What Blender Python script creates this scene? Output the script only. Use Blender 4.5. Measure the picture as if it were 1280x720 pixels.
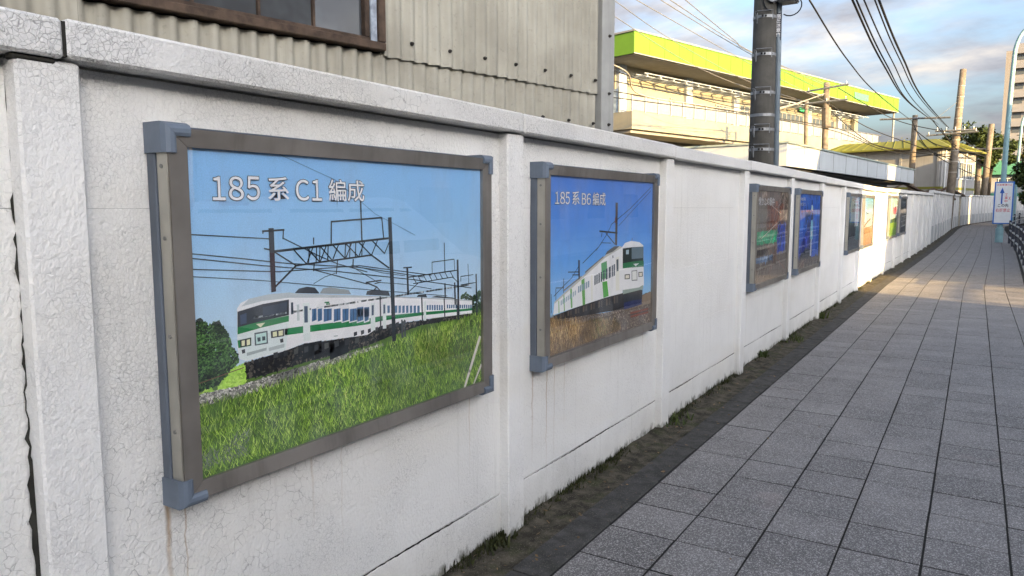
import bpy, bmesh, math, random
from mathutils import Vector, Matrix
R = math.radians
random.seed(11)
for o in list(bpy.data.objects): bpy.data.objects.remove(o)
sc = bpy.context.scene
COL = sc.collection

# ------------------------------------------------------------------ camera
cam = bpy.data.cameras.new('camera'); co = bpy.data.objects.new('camera', cam); COL.objects.link(co)
cam.sensor_width = 36; cam.lens = 923.18 / 1280 * 36; cam.clip_start = .05; cam.clip_end = 2000
YAW, PITCH, ROLL = 0.55878, 0.10785, -0.00129
F = Vector((-math.sin(YAW) * math.cos(PITCH), math.cos(YAW) * math.cos(PITCH), -math.sin(PITCH)))
RV = Vector((math.cos(YAW), math.sin(YAW), 0)); UV = RV.cross(F)
R2 = RV * math.cos(ROLL) + UV * math.sin(ROLL); U2 = -RV * math.sin(ROLL) + UV * math.cos(ROLL)
co.matrix_world = Matrix(((R2.x, U2.x, -F.x, 1.778), (R2.y, U2.y, -F.y, 0), (R2.z, U2.z, -F.z, 1.5), (0, 0, 0, 1)))
sc.camera = co
# ------------------------------------------------------------------ world, sun, exposure
SUN_EL = R(14); SX, SY = .896, -.444
world = bpy.data.worlds.new('World'); sc.world = world; world.use_nodes = True
wt = world.node_tree; wn, wl = wt.nodes, wt.links
wn.clear()
def wadd(t, **k):
    n = wn.new(t)
    for a, b in k.items(): setattr(n, a, b)
    return n
wo = wadd('ShaderNodeOutputWorld'); bg = wadd('ShaderNodeBackground'); wl.new(bg.outputs[0], wo.inputs[0])
sky = wadd('ShaderNodeTexSky', sky_type='NISHITA', sun_disc=False, sun_elevation=SUN_EL, sun_rotation=math.atan2(SX, SY))
sky.air_density = 1.0; sky.dust_density = 7.0; sky.ozone_density = 2.6
tc = wadd('ShaderNodeTexCoord'); sep = wadd('ShaderNodeSeparateXYZ'); wl.new(tc.outputs['Generated'], sep.inputs[0])
def wmath(op, a, b=None, c=None):
    n = wadd('ShaderNodeMath', operation=op)
    for i, v in enumerate((a, b, c)):
        if v is None: continue
        if isinstance(v, (int, float)): n.inputs[i].default_value = v
        else: wl.new(v, n.inputs[i])
    return n.outputs[0]
zz = wmath('ADD', wmath('MAXIMUM', sep.outputs[2], 0.0), .28)
cx = wmath('DIVIDE', sep.outputs[0], zz); cy = wmath('DIVIDE', sep.outputs[1], zz)
cmb = wadd('ShaderNodeCombineXYZ'); wl.new(cx, cmb.inputs[0]); wl.new(cy, cmb.inputs[1])
def wnoise(scale, detail, off, rough=.55):
    m = wadd('ShaderNodeMapping'); m.inputs['Location'].default_value = off; m.inputs['Rotation'].default_value = (0, 0, .5); m.inputs['Scale'].default_value = (.75, 1.15, 1)
    wl.new(cmb.outputs[0], m.inputs[0])
    n = wadd('ShaderNodeTexNoise'); n.inputs['Scale'].default_value = scale; n.inputs['Detail'].default_value = detail; n.inputs['Roughness'].default_value = rough
    wl.new(m.outputs[0], n.inputs[0]); return n.outputs[0]
def wramp(v, pts):
    r = wadd('ShaderNodeValToRGB'); wl.new(v, r.inputs[0]); e = r.color_ramp.elements
    e[0].position, e[0].color = pts[0]; e[1].position, e[1].color = pts[-1]
    for p_, c_ in pts[1:-1]:
        q = e.new(p_); q.color = c_
    return r.outputs[0]
g4 = lambda v: (v, v, v, 1)
cover = wramp(wnoise(1.7, 9, (3.1, 7.4, 0)), [(.39, g4(0)), (.55, g4(1))])
shade = wramp(wnoise(3.2, 8, (9.3, 2.2, 0), .6), [(.36, (.50, .53, .62, 1)), (.52, (.78, .79, .85, 1)), (.68, (1.25, 1.16, 1.06, 1))])
bw = wadd('ShaderNodeRGBToBW'); wl.new(sky.outputs[0], bw.inputs[0])
cl = wadd('ShaderNodeVectorMath', operation='SCALE'); wl.new(shade, cl.inputs[0]); wl.new(bw.outputs[0], cl.inputs['Scale'])   # clouds lit like the sky around them
mx = wadd('ShaderNodeMix', data_type='RGBA'); wl.new(cover, mx.inputs[0]); wl.new(sky.outputs[0], mx.inputs[6]); wl.new(cl.outputs[0], mx.inputs[7])
wl.new(mx.outputs[2], bg.inputs[0]); bg.inputs[1].default_value = .15
sl = bpy.data.lights.new('sun', 'SUN'); sl.energy = 3.8; sl.angle = R(.5); sl.color = (1, .66, .26)
so = bpy.data.objects.new('sun', sl); COL.objects.link(so)
sd = Vector((SX * math.cos(SUN_EL), SY * math.cos(SUN_EL), math.sin(SUN_EL)))
so.rotation_euler = sd.to_track_quat('Z', 'Y').to_euler(); so.location = (20, -10, 15)
vs = sc.view_settings; vs.view_transform = 'Standard'; vs.look = 'None'; vs.gamma = 1; vs.use_curve_mapping = False; vs.exposure = 2.12
sc.render.engine = 'CYCLES'
sc.cycles.max_bounces = 5; sc.cycles.diffuse_bounces = 3; sc.cycles.glossy_bounces = 2; sc.cycles.transparent_max_bounces = 6; sc.cycles.caustics_reflective = False; sc.cycles.caustics_refractive = False

# ------------------------------------------------------------------ helpers
def lin(h):
    if isinstance(h, tuple): return h
    f = lambda c: c / 12.92 if c <= .04045 else ((c + .055) / 1.055) ** 2.4
    return tuple(f(int(h[i:i + 2], 16) / 255) for i in (1, 3, 5))
class NT:
    def __init__(s, name):
        s.m = bpy.data.materials.new(name); s.m.use_nodes = True; s.t = s.m.node_tree; s.t.nodes.clear()
        s.o = s.n('ShaderNodeOutputMaterial'); s.b = s.n('ShaderNodeBsdfPrincipled'); s.l(s.b.outputs[0], s.o.inputs[0])
    def n(s, t, **k):
        x = s.t.nodes.new(t)
        for a, b in k.items(): setattr(x, a, b)
        return x
    def l(s, a, b): s.t.links.new(a, b)
    def set(s, sock, v):
        if isinstance(v, (int, float)): sock.default_value = v
        elif isinstance(v, tuple): sock.default_value = v if len(v) == len(sock.default_value) else v + (1,)
        else: s.l(v, sock)
    def math(s, op, a, b=0.0, c=None, clamp=False):
        x = s.n('ShaderNodeMath', operation=op, use_clamp=clamp); s.set(x.inputs[0], a); s.set(x.inputs[1], b)
        if c is not None: s.set(x.inputs[2], c)
        return x.outputs[0]
    def mix(s, f, a, b, mode='MIX'):
        x = s.n('ShaderNodeMix', data_type='RGBA', blend_type=mode); s.set(x.inputs[0], f); s.set(x.inputs[6], a); s.set(x.inputs[7], b); return x.outputs[2]
    def noise(s, v, scale, detail=4, rough=.55, col=False):
        x = s.n('ShaderNodeTexNoise'); x.inputs['Scale'].default_value = scale; x.inputs['Detail'].default_value = detail; x.inputs['Roughness'].default_value = rough
        if v is not None: s.l(v, x.inputs['Vector'])
        return x.outputs[1 if col else 0]
    def vor(s, v, scale, feature='F1', out=0):
        x = s.n('ShaderNodeTexVoronoi', feature=feature); x.inputs['Scale'].default_value = scale; s.l(v, x.inputs['Vector']); return x.outputs[out]
    def smooth(s, v, a, b, t0=0.0, t1=1.0):
        x = s.n('ShaderNodeMapRange', interpolation_type='SMOOTHSTEP'); s.set(x.inputs[0], v)
        for i, q in enumerate((a, b, t0, t1)): x.inputs[i + 1].default_value = q
        return x.outputs[0]
    def pos(s): return s.n('ShaderNodeNewGeometry').outputs['Position']
    def scaled(s, v, sc_, loc=(0, 0, 0)):
        x = s.n('ShaderNodeMapping'); x.inputs['Scale'].default_value = sc_; x.inputs['Location'].default_value = loc; s.l(v, x.inputs[0]); return x.outputs[0]
    def xyz(s, v):
        x = s.n('ShaderNodeSeparateXYZ'); s.l(v, x.inputs[0]); return x.outputs
    def bump(s, h, strength=.3, dist=.01):
        x = s.n('ShaderNodeBump'); x.inputs['Strength'].default_value = strength; x.inputs['Distance'].default_value = dist; s.l(h, x.inputs['Height']); s.l(x.outputs[0], s.b.inputs['Normal'])
    def fin(s, col, rough=.6, metal=0.0, spec=.5):
        s.set(s.b.inputs['Base Color'], col); s.set(s.b.inputs['Roughness'], rough); s.b.inputs['Metallic'].default_value = metal; s.b.inputs['Specular IOR Level'].default_value = spec
        return s.m
def basic(name, col, rough=.6, var=.18, scale=6, bump=0, bscale=80, metal=0.0, streak=0, rand=0, spec=.4):
    t = NT(name); c = lin(col); p = t.pos(); n = t.noise(p, scale, 5)
    f = t.smooth(n, .3, .7)
    k = t.mix(f, tuple(v * (1 - var) for v in c), tuple(min(1, v * (1 + var * .6)) for v in c))
    if streak:
        s2 = t.smooth(t.noise(t.scaled(p, (9, 9, .45)), 2.2, 4), .48, .72); k = t.mix(t.math('MULTIPLY', s2, streak), k, tuple(v * .45 for v in c))
    if rand:
        oi = t.n('ShaderNodeObjectInfo'); r_ = t.math('MULTIPLY_ADD', oi.outputs['Random'], rand * 2, 1 - rand); cb = t.n('ShaderNodeCombineColor')
        for i in range(3): t.l(r_, cb.inputs[i])
        k = t.mix(1.0, k, cb.outputs[0], 'MULTIPLY')
    if bump: t.bump(t.noise(p, bscale, 3), bump, .005)
    return t.fin(k, rough, metal, spec)
def children_tag(o, label=None, category=None, group=None, kind=None):
    for k, v in (('label', label), ('category', category), ('group', group), ('kind', kind)):
        if v: o[k] = v
    return o
tag = children_tag
def empty(name, loc=(0, 0, 0), rz=0, label=None, category=None, group=None):
    o = bpy.data.objects.new(name, None); COL.objects.link(o); o.location = loc; o.rotation_euler[2] = rz; o.empty_display_size = .2
    return tag(o, label, category, group)
class MB:
    def __init__(s): s.v = []; s.f = []
    def face(s, pts):
        i = len(s.v); s.v += [tuple(p) for p in pts]; s.f.append(tuple(range(i, i + len(pts)))); return s
    def box(s, x0, x1, y0, y1, z0, z1, c=0):
        lo = (min(x0, x1), min(y0, y1), min(z0, z1)); hi = (max(x0, x1), max(y0, y1), max(z0, z1)); b = len(s.v)
        if not c:
            for k in range(8): s.v.append(((lo, hi)[k & 1][0], (lo, hi)[k >> 1 & 1][1], (lo, hi)[k >> 2 & 1][2]))
            s.f += [tuple(b + i for i in q) for q in ((0, 2, 3, 1), (4, 5, 7, 6), (0, 1, 5, 4), (2, 6, 7, 3), (0, 4, 6, 2), (1, 3, 7, 5))]
            return s
        idx = {}
        for k in range(8):
            sg = (k & 1, k >> 1 & 1, k >> 2 & 1)
            for a in range(3):
                q = []
                for ax in range(3):
                    e = hi[ax] if sg[ax] else lo[ax]
                    if ax != a: e += -c if sg[ax] else c
                    q.append(e)
                idx[(k, a)] = len(s.v); s.v.append(tuple(q))
        for a in range(3):
            b1, b2 = (a + 1) % 3, (a + 2) % 3
            for sv in (0, 1):
                ks = [(sv << a) | (p << b1) | (q << b2) for p, q in ((0, 0), (1, 0), (1, 1), (0, 1))]
                s.f.append(tuple(idx[(k, a)] for k in (ks if sv else ks[::-1])))
        for a in range(3):
            b1, b2 = (a + 1) % 3, (a + 2) % 3
            for p in (0, 1):
                for q in (0, 1):
                    k0 = (p << b1) | (q << b2); k1 = k0 | (1 << a)
                    f = (idx[(k0, b1)], idx[(k1, b1)], idx[(k1, b2)], idx[(k0, b2)])
                    s.f.append(f if p == q else f[::-1])
        for k in range(8):
            f = tuple(idx[(k, a)] for a in range(3)); s.f.append(f if bin(k).count('1') % 2 else f[::-1])
        return s
    def prism(s, poly, axis, a, b):
        "poly of 2D points extruded along axis 0/1/2 from a to b"
        def P(u, w, t): return {0: (t, u, w), 1: (u, t, w), 2: (u, w, t)}[axis]
        i = len(s.v); n = len(poly)
        s.v += [P(u, w, a) for u, w in poly] + [P(u, w, b) for u, w in poly]
        s.f += [tuple(range(i, i + n))[::-1], tuple(range(i + n, i + 2 * n))]
        s.f += [(i + k, i + (k + 1) % n, i + n + (k + 1) % n, i + n + k) for k in range(n)]
        return s
    def tube(s, pts, r, sides=8, cap=True):
        pts = [Vector(p) for p in pts]; n = len(pts); rr = r if isinstance(r, (list, tuple)) else [r] * n; i = len(s.v)
        up = None
        for k, p in enumerate(pts):
            d = (pts[min(k + 1, n - 1)] - pts[max(k - 1, 0)]).normalized()
            if up is None: up = Vector((0, 0, 1)) if abs(d.z) < .9 else Vector((1, 0, 0))
            a = d.cross(up).normalized(); b = a.cross(d).normalized(); up = b
            for j in range(sides):
                t = 2 * math.pi * j / sides; s.v.append(tuple(p + (a * math.cos(t) + b * math.sin(t)) * rr[k]))
        for k in range(n - 1):
            for j in range(sides):
                j2 = (j + 1) % sides; s.f.append((i + k * sides + j, i + k * sides + j2, i + (k + 1) * sides + j2, i + (k + 1) * sides + j))
        if cap: s.f += [tuple(i + j for j in range(sides))[::-1], tuple(i + (n - 1) * sides + j for j in range(sides))]
        return s
    def mesh(s, name, mat, smooth=False, fix=True):
        me = bpy.data.meshes.new(name); me.from_pydata(s.v, [], s.f)
        if fix:
            bm = bmesh.new(); bm.from_mesh(me); bmesh.ops.recalc_face_normals(bm, faces=bm.faces); bm.to_mesh(me); bm.free()
        if mat: me.materials.append(mat)
        if smooth:
            for p in me.polygons: p.use_smooth = True
        me.update(); return me
    def build(s, name, mat, parent=None, smooth=False, fix=True):
        return link(name, s.mesh(name, mat, smooth, fix), parent)
def link(name, me, parent=None, loc=None, rot=None):
    o = bpy.data.objects.new(name, me); COL.objects.link(o)
    if parent: o.parent = parent
    if loc: o.location = loc
    if rot: o.rotation_euler = rot
    return o
def interp(tab, y):
    if y <= tab[0][0]: return tab[0][1]
    for (a, u), (b, v) in zip(tab, tab[1:]):
        if y <= b: return u + (v - u) * (y - a) / (b - a)
    return tab[-1][1]
WX = [(16, 0), (17.6, .03), (21.5, .13), (27.5, .27), (33.5, .36), (42, .49), (50, .56), (56, .74), (62, 1.35), (66, 1.95), (76, 3.3), (96, 6.6), (130, 13)]
def wx(y): return interp(WX, y)
def gz(y): return .0075 * (y - 17) if y > 17 else 0.0

# ------------------------------------------------------------------ materials
def wall_paint(name, crack=1.0, base=(.785, .780, .755), moss=True, rust=()):
    t = NT(name); p = t.pos(); X, Y, Z = t.xyz(p)
    dn = t.n('ShaderNodeVectorMath', operation='MULTIPLY_ADD'); t.l(t.noise(p, 14, 3, col=True), dn.inputs[0]); dn.inputs[1].default_value = (.045,) * 3; t.l(p, dn.inputs[2]); q = dn.outputs[0]
    l1 = t.smooth(t.vor(q, 36, 'DISTANCE_TO_EDGE'), 0, .035, 1, 0); l2 = t.smooth(t.vor(q, 85, 'DISTANCE_TO_EDGE'), 0, .06, 1, 0)
    brk = t.smooth(t.noise(t.scaled(p, (1, 1, 1), (8, 1, 2)), 17, 3), .40, .58); m1 = t.math('MULTIPLY', t.smooth(t.noise(p, 1.1, 3), .36, .62), brk); m2 = t.smooth(t.noise(t.scaled(p, (1, 1, 1), (5, 5, 5)), 2.3, 3), .40, .66)
    near = t.smooth(Y, 1.0, 7.0, 1.0, .25)
    ck = t.math('MULTIPLY', t.math('MAXIMUM', t.math('MULTIPLY', l1, m1), t.math('MULTIPLY', t.math('MULTIPLY', l2, m2), .75)), t.math('MULTIPLY', near, crack), clamp=True)
    col = t.mix(t.smooth(t.noise(p, 1.7, 4), .3, .75), tuple(v * .93 for v in base), base)
    warm = t.smooth(t.noise(t.scaled(p, (1, .5, 2.5), (1, 2, 3)), 1.0, 3), .45, .8)
    col = t.mix(t.math('MULTIPLY', warm, .35), col, (.62, .58, .48))
    # run-off streaks and grime
    st = t.smooth(t.noise(t.scaled(p, (14, 14, .55)), 2.0, 5, .6), .56, .80); col = t.mix(t.math('MULTIPLY', st, .28), col, (.33, .32, .29))
    sp = t.smooth(t.noise(p, 120, 2), .70, .78); col = t.mix(t.math('MULTIPLY', sp, .25), col, (.28, .28, .27))
    col = t.mix(t.math('MULTIPLY', ck, .60), col, (.24, .24, .23))
    if moss:
        hz = t.math('MULTIPLY_ADD', t.noise(t.scaled(p, (1, 1, .6)), 13, 7, .7), .26, -.10)
        mf = t.smooth(t.math('SUBTRACT', hz, Z), -.02, .035); col = t.mix(t.math('MULTIPLY', mf, .85), col, (.055, .055, .032))
        hz2 = t.math('MULTIPLY_ADD', t.noise(p, 3.5, 5), .5, .0); mf2 = t.smooth(t.math('SUBTRACT', hz2, Z), 0, .3); col = t.mix(t.math('MULTIPLY', mf2, .28), col, (.36, .35, .30))
    for (ry, z0, z1, w, s) in rust:
        wob = t.math('MULTIPLY_ADD', t.noise(t.scaled(p, (0, 0, 1), (ry * 7, 0, 0)), 14, 2), .022, -.011 + ry)
        d = t.smooth(t.math('ABSOLUTE', t.math('SUBTRACT', Y, wob)), 0, w, 1, 0)
        f = t.math('MULTIPLY', t.math('MULTIPLY', d, t.smooth(Z, z0, z1)), t.smooth(Z, z1 + .015, z1 + .03, 1, 0))
        col = t.mix(t.math('MULTIPLY', f, s), col, (.33, .20, .08))
    h = t.noise(t.scaled(p, (1, 1, .8)), 90, 2, .55)
    h = t.math('SUBTRACT', h, t.math('MULTIPLY', ck, .45)); t.bump(h, .55, .009)
    return t.fin(col, .72, spec=.3)
RUST = [(1.115, .35, .73, .012, .75), (1.165, .10, .73, .004, .6), (2.50, .30, .73, .005, .45), (3.03, .20, .74, .010, .55), (3.17, .05, .73, .006, .8), (3.25, .10, .74, .005, .5), (3.36, .25, .74, .008, .3), (1.62, .4, .735, .008, .3), (1.75, .2, .735, .004, .25), (4.43, .3, .74, .006, .3), (7.0, .2, .74, .012, .25), (9.0, .2, .74, .012, .2)]
M = {}
M['wall'] = wall_paint('wall_paint', 1.0, rust=RUST)
M['post'] = wall_paint('post_paint', 1.0, (.79, .785, .765))
M['coping'] = wall_paint('coping_paint', 1.6, (.71, .705, .69), moss=False)
M['farwall'] = basic('far_wall_paint', (.66, .655, .64), .75, .08, 1.5, streak=.25)
M['plinth'] = basic('plinth_paint', (.42, .43, .43), .8, .15, 3)
M['joint'] = basic('joint_dirt', (.03, .029, .024), .95, .4, 20)
def tile_mat():
    t = NT('paver_granite'); p = t.pos()
    v = t.vor(p, 215, 'F1', 1); g = t.n('ShaderNodeRGBToBW'); t.l(v, g.inputs[0])
    sp = t.smooth(g.outputs[0], .52, .85); sp2 = t.smooth(t.noise(p, 420, 1), .52, .68)
    big = t.smooth(t.noise(p, 2.6, 5), .3, .72); base = t.mix(big, (.125, .119, .118), (.185, .175, .172))
    oi = t.n('ShaderNodeObjectInfo'); k = t.math('MULTIPLY_ADD', oi.outputs['Random'], .34, .83); cb = t.n('ShaderNodeCombineColor')
    for i in range(3): t.l(k, cb.inputs[i])
    base = t.mix(1.0, base, cb.outputs[0], 'MULTIPLY')
    c = t.mix(t.math('MULTIPLY', sp, .62), base, (.60, .58, .56)); c = t.mix(t.math('MULTIPLY', sp2, .45), c, (.04, .039, .04))
    pk = t.smooth(t.noise(t.scaled(p, (1, 1, 1), (2, 6, 0)), 1.9, 3), .64, .72); c = t.mix(t.math('MULTIPLY', pk, .22), c, (.36, .29, .27))
    st = t.smooth(t.noise(t.scaled(p, (1, .35, 1), (3, 1, 0)), 4.5, 5, .65), .56, .75); c = t.mix(t.math('MULTIPLY', st, .32), c, (.06, .058, .055))
    t.bump(g.outputs[0], .25, .002)
    return t.fin(c, .62, spec=.35)
M['tile'] = tile_mat()
def soil_mat(name, a, b, mossy):
    t = NT(name); p = t.pos(); c = t.mix(t.smooth(t.noise(p, 11, 6, .65), .35, .7), a, b)
    c = t.mix(t.math('MULTIPLY', t.smooth(t.noise(t.scaled(p, (1, 1, 1), (4, 4, 4)), 7, 5), .5, .68), mossy), c, (.045, .052, .020))
    c = t.mix(t.math('MULTIPLY', t.smooth(t.noise(p, 160, 2), .60, .70), .7), c, (.19, .175, .14))
    t.bump(t.noise(p, 90, 5, .7), .6, .008); return t.fin(c, .9, spec=.2)
M['soil'] = soil_mat('gutter_soil', (.028, .025, .018), (.105, .092, .068), .60)
M['kerb'] = soil_mat('kerb_stone', (.045, .044, .042), (.082, .080, .077), .10)
M['bedding'] = basic('paver_bedding', (.012, .0115, .010), .95, .4, 30)
M['asphalt'] = basic('asphalt', (.055, .055, .057), .85, .2, 3, bump=.4, bscale=200)
M['earth'] = basic('earth', (.16, .14, .11), .95, .3, 1)
M['kerbside'] = basic('kerb_concrete', (.33, .33, .32), .85, .25, 5, bump=.2)
M['line'] = basic('road_paint', (.75, .75, .72), .7, .15, 9)

# ------------------------------------------------------------------ setting: ground, road, pavement
tag(MB().face([(-400, -150, -.16), (400, -150, -.16), (400, 600, -.16), (-400, 600, -.16)]).build('ground', M['earth'], fix=False), kind='structure')
YS = sorted([-14 + i * 2 for i in range(66)] + [17])
def strip(name, x0, x1, z, mat, ys=YS, dz0=0, parent=None):
    m = MB()
    for a, b in zip(ys, ys[1:]): m.face([(wx(a) + x0, a, gz(a) + z), (wx(a) + x1, a, gz(a) + z), (wx(b) + x1, b, gz(b) + z), (wx(b) + x0, b, gz(b) + z)])
    return m.build(name, mat, parent, fix=False)
tag(strip('road', 2.95, 9.4, -.125, M['asphalt']), kind='structure')
tag(strip('road_line', 6.1, 6.22, -.121, M['line']), kind='structure')
tag(strip('far_pavement', 9.4, 30, -.02, M['kerbside'], ys=[y for y in YS if y < 60]), kind='structure')
tag(strip('yard', -60, -.1, -.02, M['earth']), kind='structure')
pav = strip('pavement', .37, 2.66, -.0020, M['bedding']); tag(pav, kind='structure')
TA, TW, TL, NC = .383, .3203, .3203, 7
def tile_geo(m, x, y, z, rx, ry, lx, ly, c=.0015):
    h = .02
    def P(u, v, w): return (x + u, y + v, z + w + u * ry + v * rx)
    a, b = lx / 2, ly / 2; i = len(m.v)
    m.v += [P(-a, -b, -h), P(a, -b, -h), P(a, b, -h), P(-a, b, -h), P(-a, -b, -c), P(a, -b, -c), P(a, b, -c), P(-a, b, -c), P(-a + c, -b + c, 0), P(a - c, -b + c, 0), P(a - c, b - c, 0), P(-a + c, b - c, 0)]
    for r in (0, 4):
        for k in range(4): m.f.append((i + r + k, i + r + (k + 1) % 4, i + r + 4 + (k + 1) % 4, i + r + 4 + k))
    m.f.append((i + 8, i + 9, i + 10, i + 11))
tiles = []
r_ = random.Random(5)
y = .55 
row = 0
while y < 92:
    ym = y + TL / 2
    for c in range(NC):
        tiles.append((wx(ym) + TA + TW * (c + .5) + r_.uniform(-.0012, .0012), ym + r_.uniform(-.004, .004), gz(ym) + r_.uniform(-.0006, .0008), r_.uniform(-.003, .003), r_.uniform(-.003, .003), row, c))
    y += TL; row += 1
def seen(t):   # inside the photographed part of the pavement
    d = Vector((t[0] - 1.778, t[1], t[2] - 1.5)); f = d.dot(F)
    if f < .3: return 0
    u, v = d.dot(R2) / f * 923, d.dot(U2) / f * 923
    return 1 / d.length if abs(u) < 690 and abs(v) < 400 else 0
tiles.sort(key=lambda t: -seen(t))
tm = MB(); tile_geo(tm, 0, 0, 0, 0, 0, TW - .009, TL - .009); tme = tm.mesh('paver', M['tile'], fix=False)
for t in tiles[:300]:
    o = link('paver', tme, pav, (t[0], t[1], t[2]), (t[3], -t[4], r_.uniform(-.003, .003)))
m = MB()
for t in tiles[300:]: tile_geo(m, t[0], t[1], t[2], t[3], t[4], TW - .009, TL - .009)
tag(m.build('paver_field', M['tile'], pav, fix=False), kind='stuff')
# roadside kerb of the pavement
ko = strip('roadside_kerb_base', 2.66, 2.95, -.02, M['bedding']); ko.parent = pav; ko.name = 'kerb_bed'
m = MB().box(-.06, .06, -.298, .298, -.13, .008, .012); kme = m.mesh('kerb_stone', M['kerbside'])
for i in range(60):
    yy = 2 + i * .6 + .3; link('kerb_stone', kme, pav, (wx(yy) + 2.74, yy, gz(yy)), (0, 0, -(wx(yy + .3) - wx(yy - .3)) / .6))
# gutter between wall and pavement: soil strip and dark edging blocks
gm = MB(); nx, ny = 9, 560; r2 = random.Random(2)
ys = [.4 + 40 * (j / ny) ** 1.25 for j in range(ny + 1)]
for j in range(ny + 1):
    for i in range(nx + 1):
        yv = ys[j]; bumpz = (1 - i / nx) ** 2 * .02 + r2.uniform(-.006, .006) + .008 * math.sin(yv * 3.1 + i) * math.sin(yv * 7.7)
        gm.v.append((wx(yv) - .03 + .25 * i / nx, yv, gz(yv) - .004 + bumpz * (0.3 if i >= nx - 1 else 1)))
for j in range(ny):
    for i in range(nx): a = j * (nx + 1) + i; gm.f.append((a, a + 1, a + nx + 2, a + nx + 1))
gut = gm.build('gutter_strip', M['soil'], smooth=True, fix=False); tag(gut, kind='structure')
far = strip('gutter_far_soil', -.03, .215, -.004, M['soil'], ys=[39 + i * 2 for i in range(30)]); far.parent = gut
m = MB().box(-.081, .081, -.317, .317, -.06, 0, .006); bme = m.mesh('edging_block', M['kerb'])
for i in range(60):
    yy = .89 + .6406 * i; link('edging_block', bme, gut, (wx(yy) + .297 + r2.uniform(-.003, .003), yy, gz(yy) + r2.uniform(-.003, .004) + .002), (r2.uniform(-.004, .004), r2.uniform(-.01, .02), -(wx(yy + .3) - wx(yy - .3)) / .6))
m = MB()
for i in range(60, 130):
    yy = .89 + .6406 * i; m.box(wx(yy) + .216, wx(yy) + .378, yy - .317, yy + .317, gz(yy) - .06, gz(yy) + .002)
tag(m.build('edging_block_row', M['kerb'], gut), kind='stuff')

# ------------------------------------------------------------------ boundary wall
PY0, PS, PWD = .863, 1.9413, .1355
ZB, ZT = 1.827, 1.912
wall = empty('boundary_wall', (0, 0, 0), 0, 'long white cracked-paint concrete panel wall that carries the train posters', 'wall')
pm = MB().box(-.09, .05, -PWD / 2, PWD / 2, -.15, ZB - .004, .006).mesh('post', M['post'])
cm_ = MB().box(-.10, .072, -PS / 2 + .003, PS / 2 - .003, ZB, ZT, .007).mesh('coping', M['coping'])
BO = [(-.12, .2), (.2, .635), (.635, 1.07), (1.07, 1.5), (1.5, ZB + .002)]
pms = []
for i, (a, b) in enumerate(BO):
    g = .0035 if i == 0 else .0003
    pms.append(MB().box(-.055, 0, -(PS - PWD) / 2 - .01, (PS - PWD) / 2 + .01, a + (.002 if i == 1 else g), b - g if i < 4 else b - .008, .0035 if i == 0 else .0007).mesh('panel', M['wall']))
backer = MB().box(-.06, -.05, -PS / 2, PS / 2, -.1, ZB - .01).mesh('mortar_backing', M['joint'])
r3 = random.Random(8)
jl = []
for sd_ in range(3):   # ragged dirt-filled crack along the lowest panel joint
    m = MB(); rj = random.Random(40 + sd_); yy = -(PS - PWD) / 2 + .01; prev = None
    while yy < (PS - PWD) / 2:
        c = .2 + .002 * math.sin(yy * 7 + sd_) + rj.uniform(-.0015, .0015); w_ = max(.0006, .0022 + .0016 * math.sin(yy * 5 + sd_ * 2) + rj.uniform(-.001, .001)); cur = (yy, c - w_, c + w_)
        if prev: m.face([(.0042, prev[0], prev[1]), (.0042, cur[0], cur[1]), (.0042, cur[0], cur[2]), (.0042, prev[0], prev[2])])
        prev = cur; yy += .018
    jl.append(m.mesh('joint_line', M['joint'], fix=False))
for k in range(-2, 16):
    yp = PY0 + PS * k; yc = yp + PS / 2; sl_ = math.atan2(wx(yc + .97) - wx(yc - .97), 1.94)
    link('post', pm, wall, (wx(yp) + r3.uniform(-.002, .002), yp, gz(yp)), (0, r3.uniform(-.002, .002), -sl_))
    link('coping', cm_, wall, (wx(yc) + r3.uniform(-.003, .003), yc + .03, gz(yc) + r3.uniform(-.002, .003)), (math.atan2(gz(yc + .97) - gz(yc - .97), 1.94), 0, -sl_))
    link('mortar_backing', backer, wall, (wx(yc), yc, gz(yc)), (0, 0, -sl_))
    if k < 12: link('joint_line', jl[k % 3], wall, (wx(yc), yc, gz(yc)), (0, 0, -sl_))
    for i in range(5):
        j = .0012 if i == 0 else .0007
        link('panel', pms[i], wall, (wx(yc) + r3.uniform(-j, j) + (.002 if i == 0 else 0), yc, gz(yc)), (0, r3.uniform(-.001, .001), -sl_ + r3.uniform(-.0008, .0008)))
yp = PY0 + PS * 16; link('post', pm, wall, (wx(yp), yp, gz(yp)))
# open joint beside the first post: ragged dark crack with lifted paint edges
m = MB(); pts = []
rz = random.Random(21)
for i in range(90):
    z = -.05 + i * .0212; c = .796 + .006 * math.sin(z * 5) + rz.uniform(-.004, .004); w_ = max(.0015, .0045 + .004 * math.sin(z * 9 + 1) + rz.uniform(-.002, .003)); pts.append((z, c - w_, c + w_))
for (a, l0, r0), (b, l1, r1) in zip(pts, pts[1:]): m.face([(.0052, l0, a), (.0052, r0, a), (.0052, r1, b), (.0052, l1, b)])
m.build('open_joint', M['joint'], wall, fix=False)
m = MB().box(.0, .066, PY0 + .026, PY0 + .034, ZB + .004, ZT - .005); m.build('coping_gap', M['joint'], wall)
# chunk of repair mortar hanging under the coping joint
m = MB().box(.02, .056, PY0 - .075, PY0 + .015, ZB - .014, ZB, .005); m.build('mortar_patch', M['joint'], wall)
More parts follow.
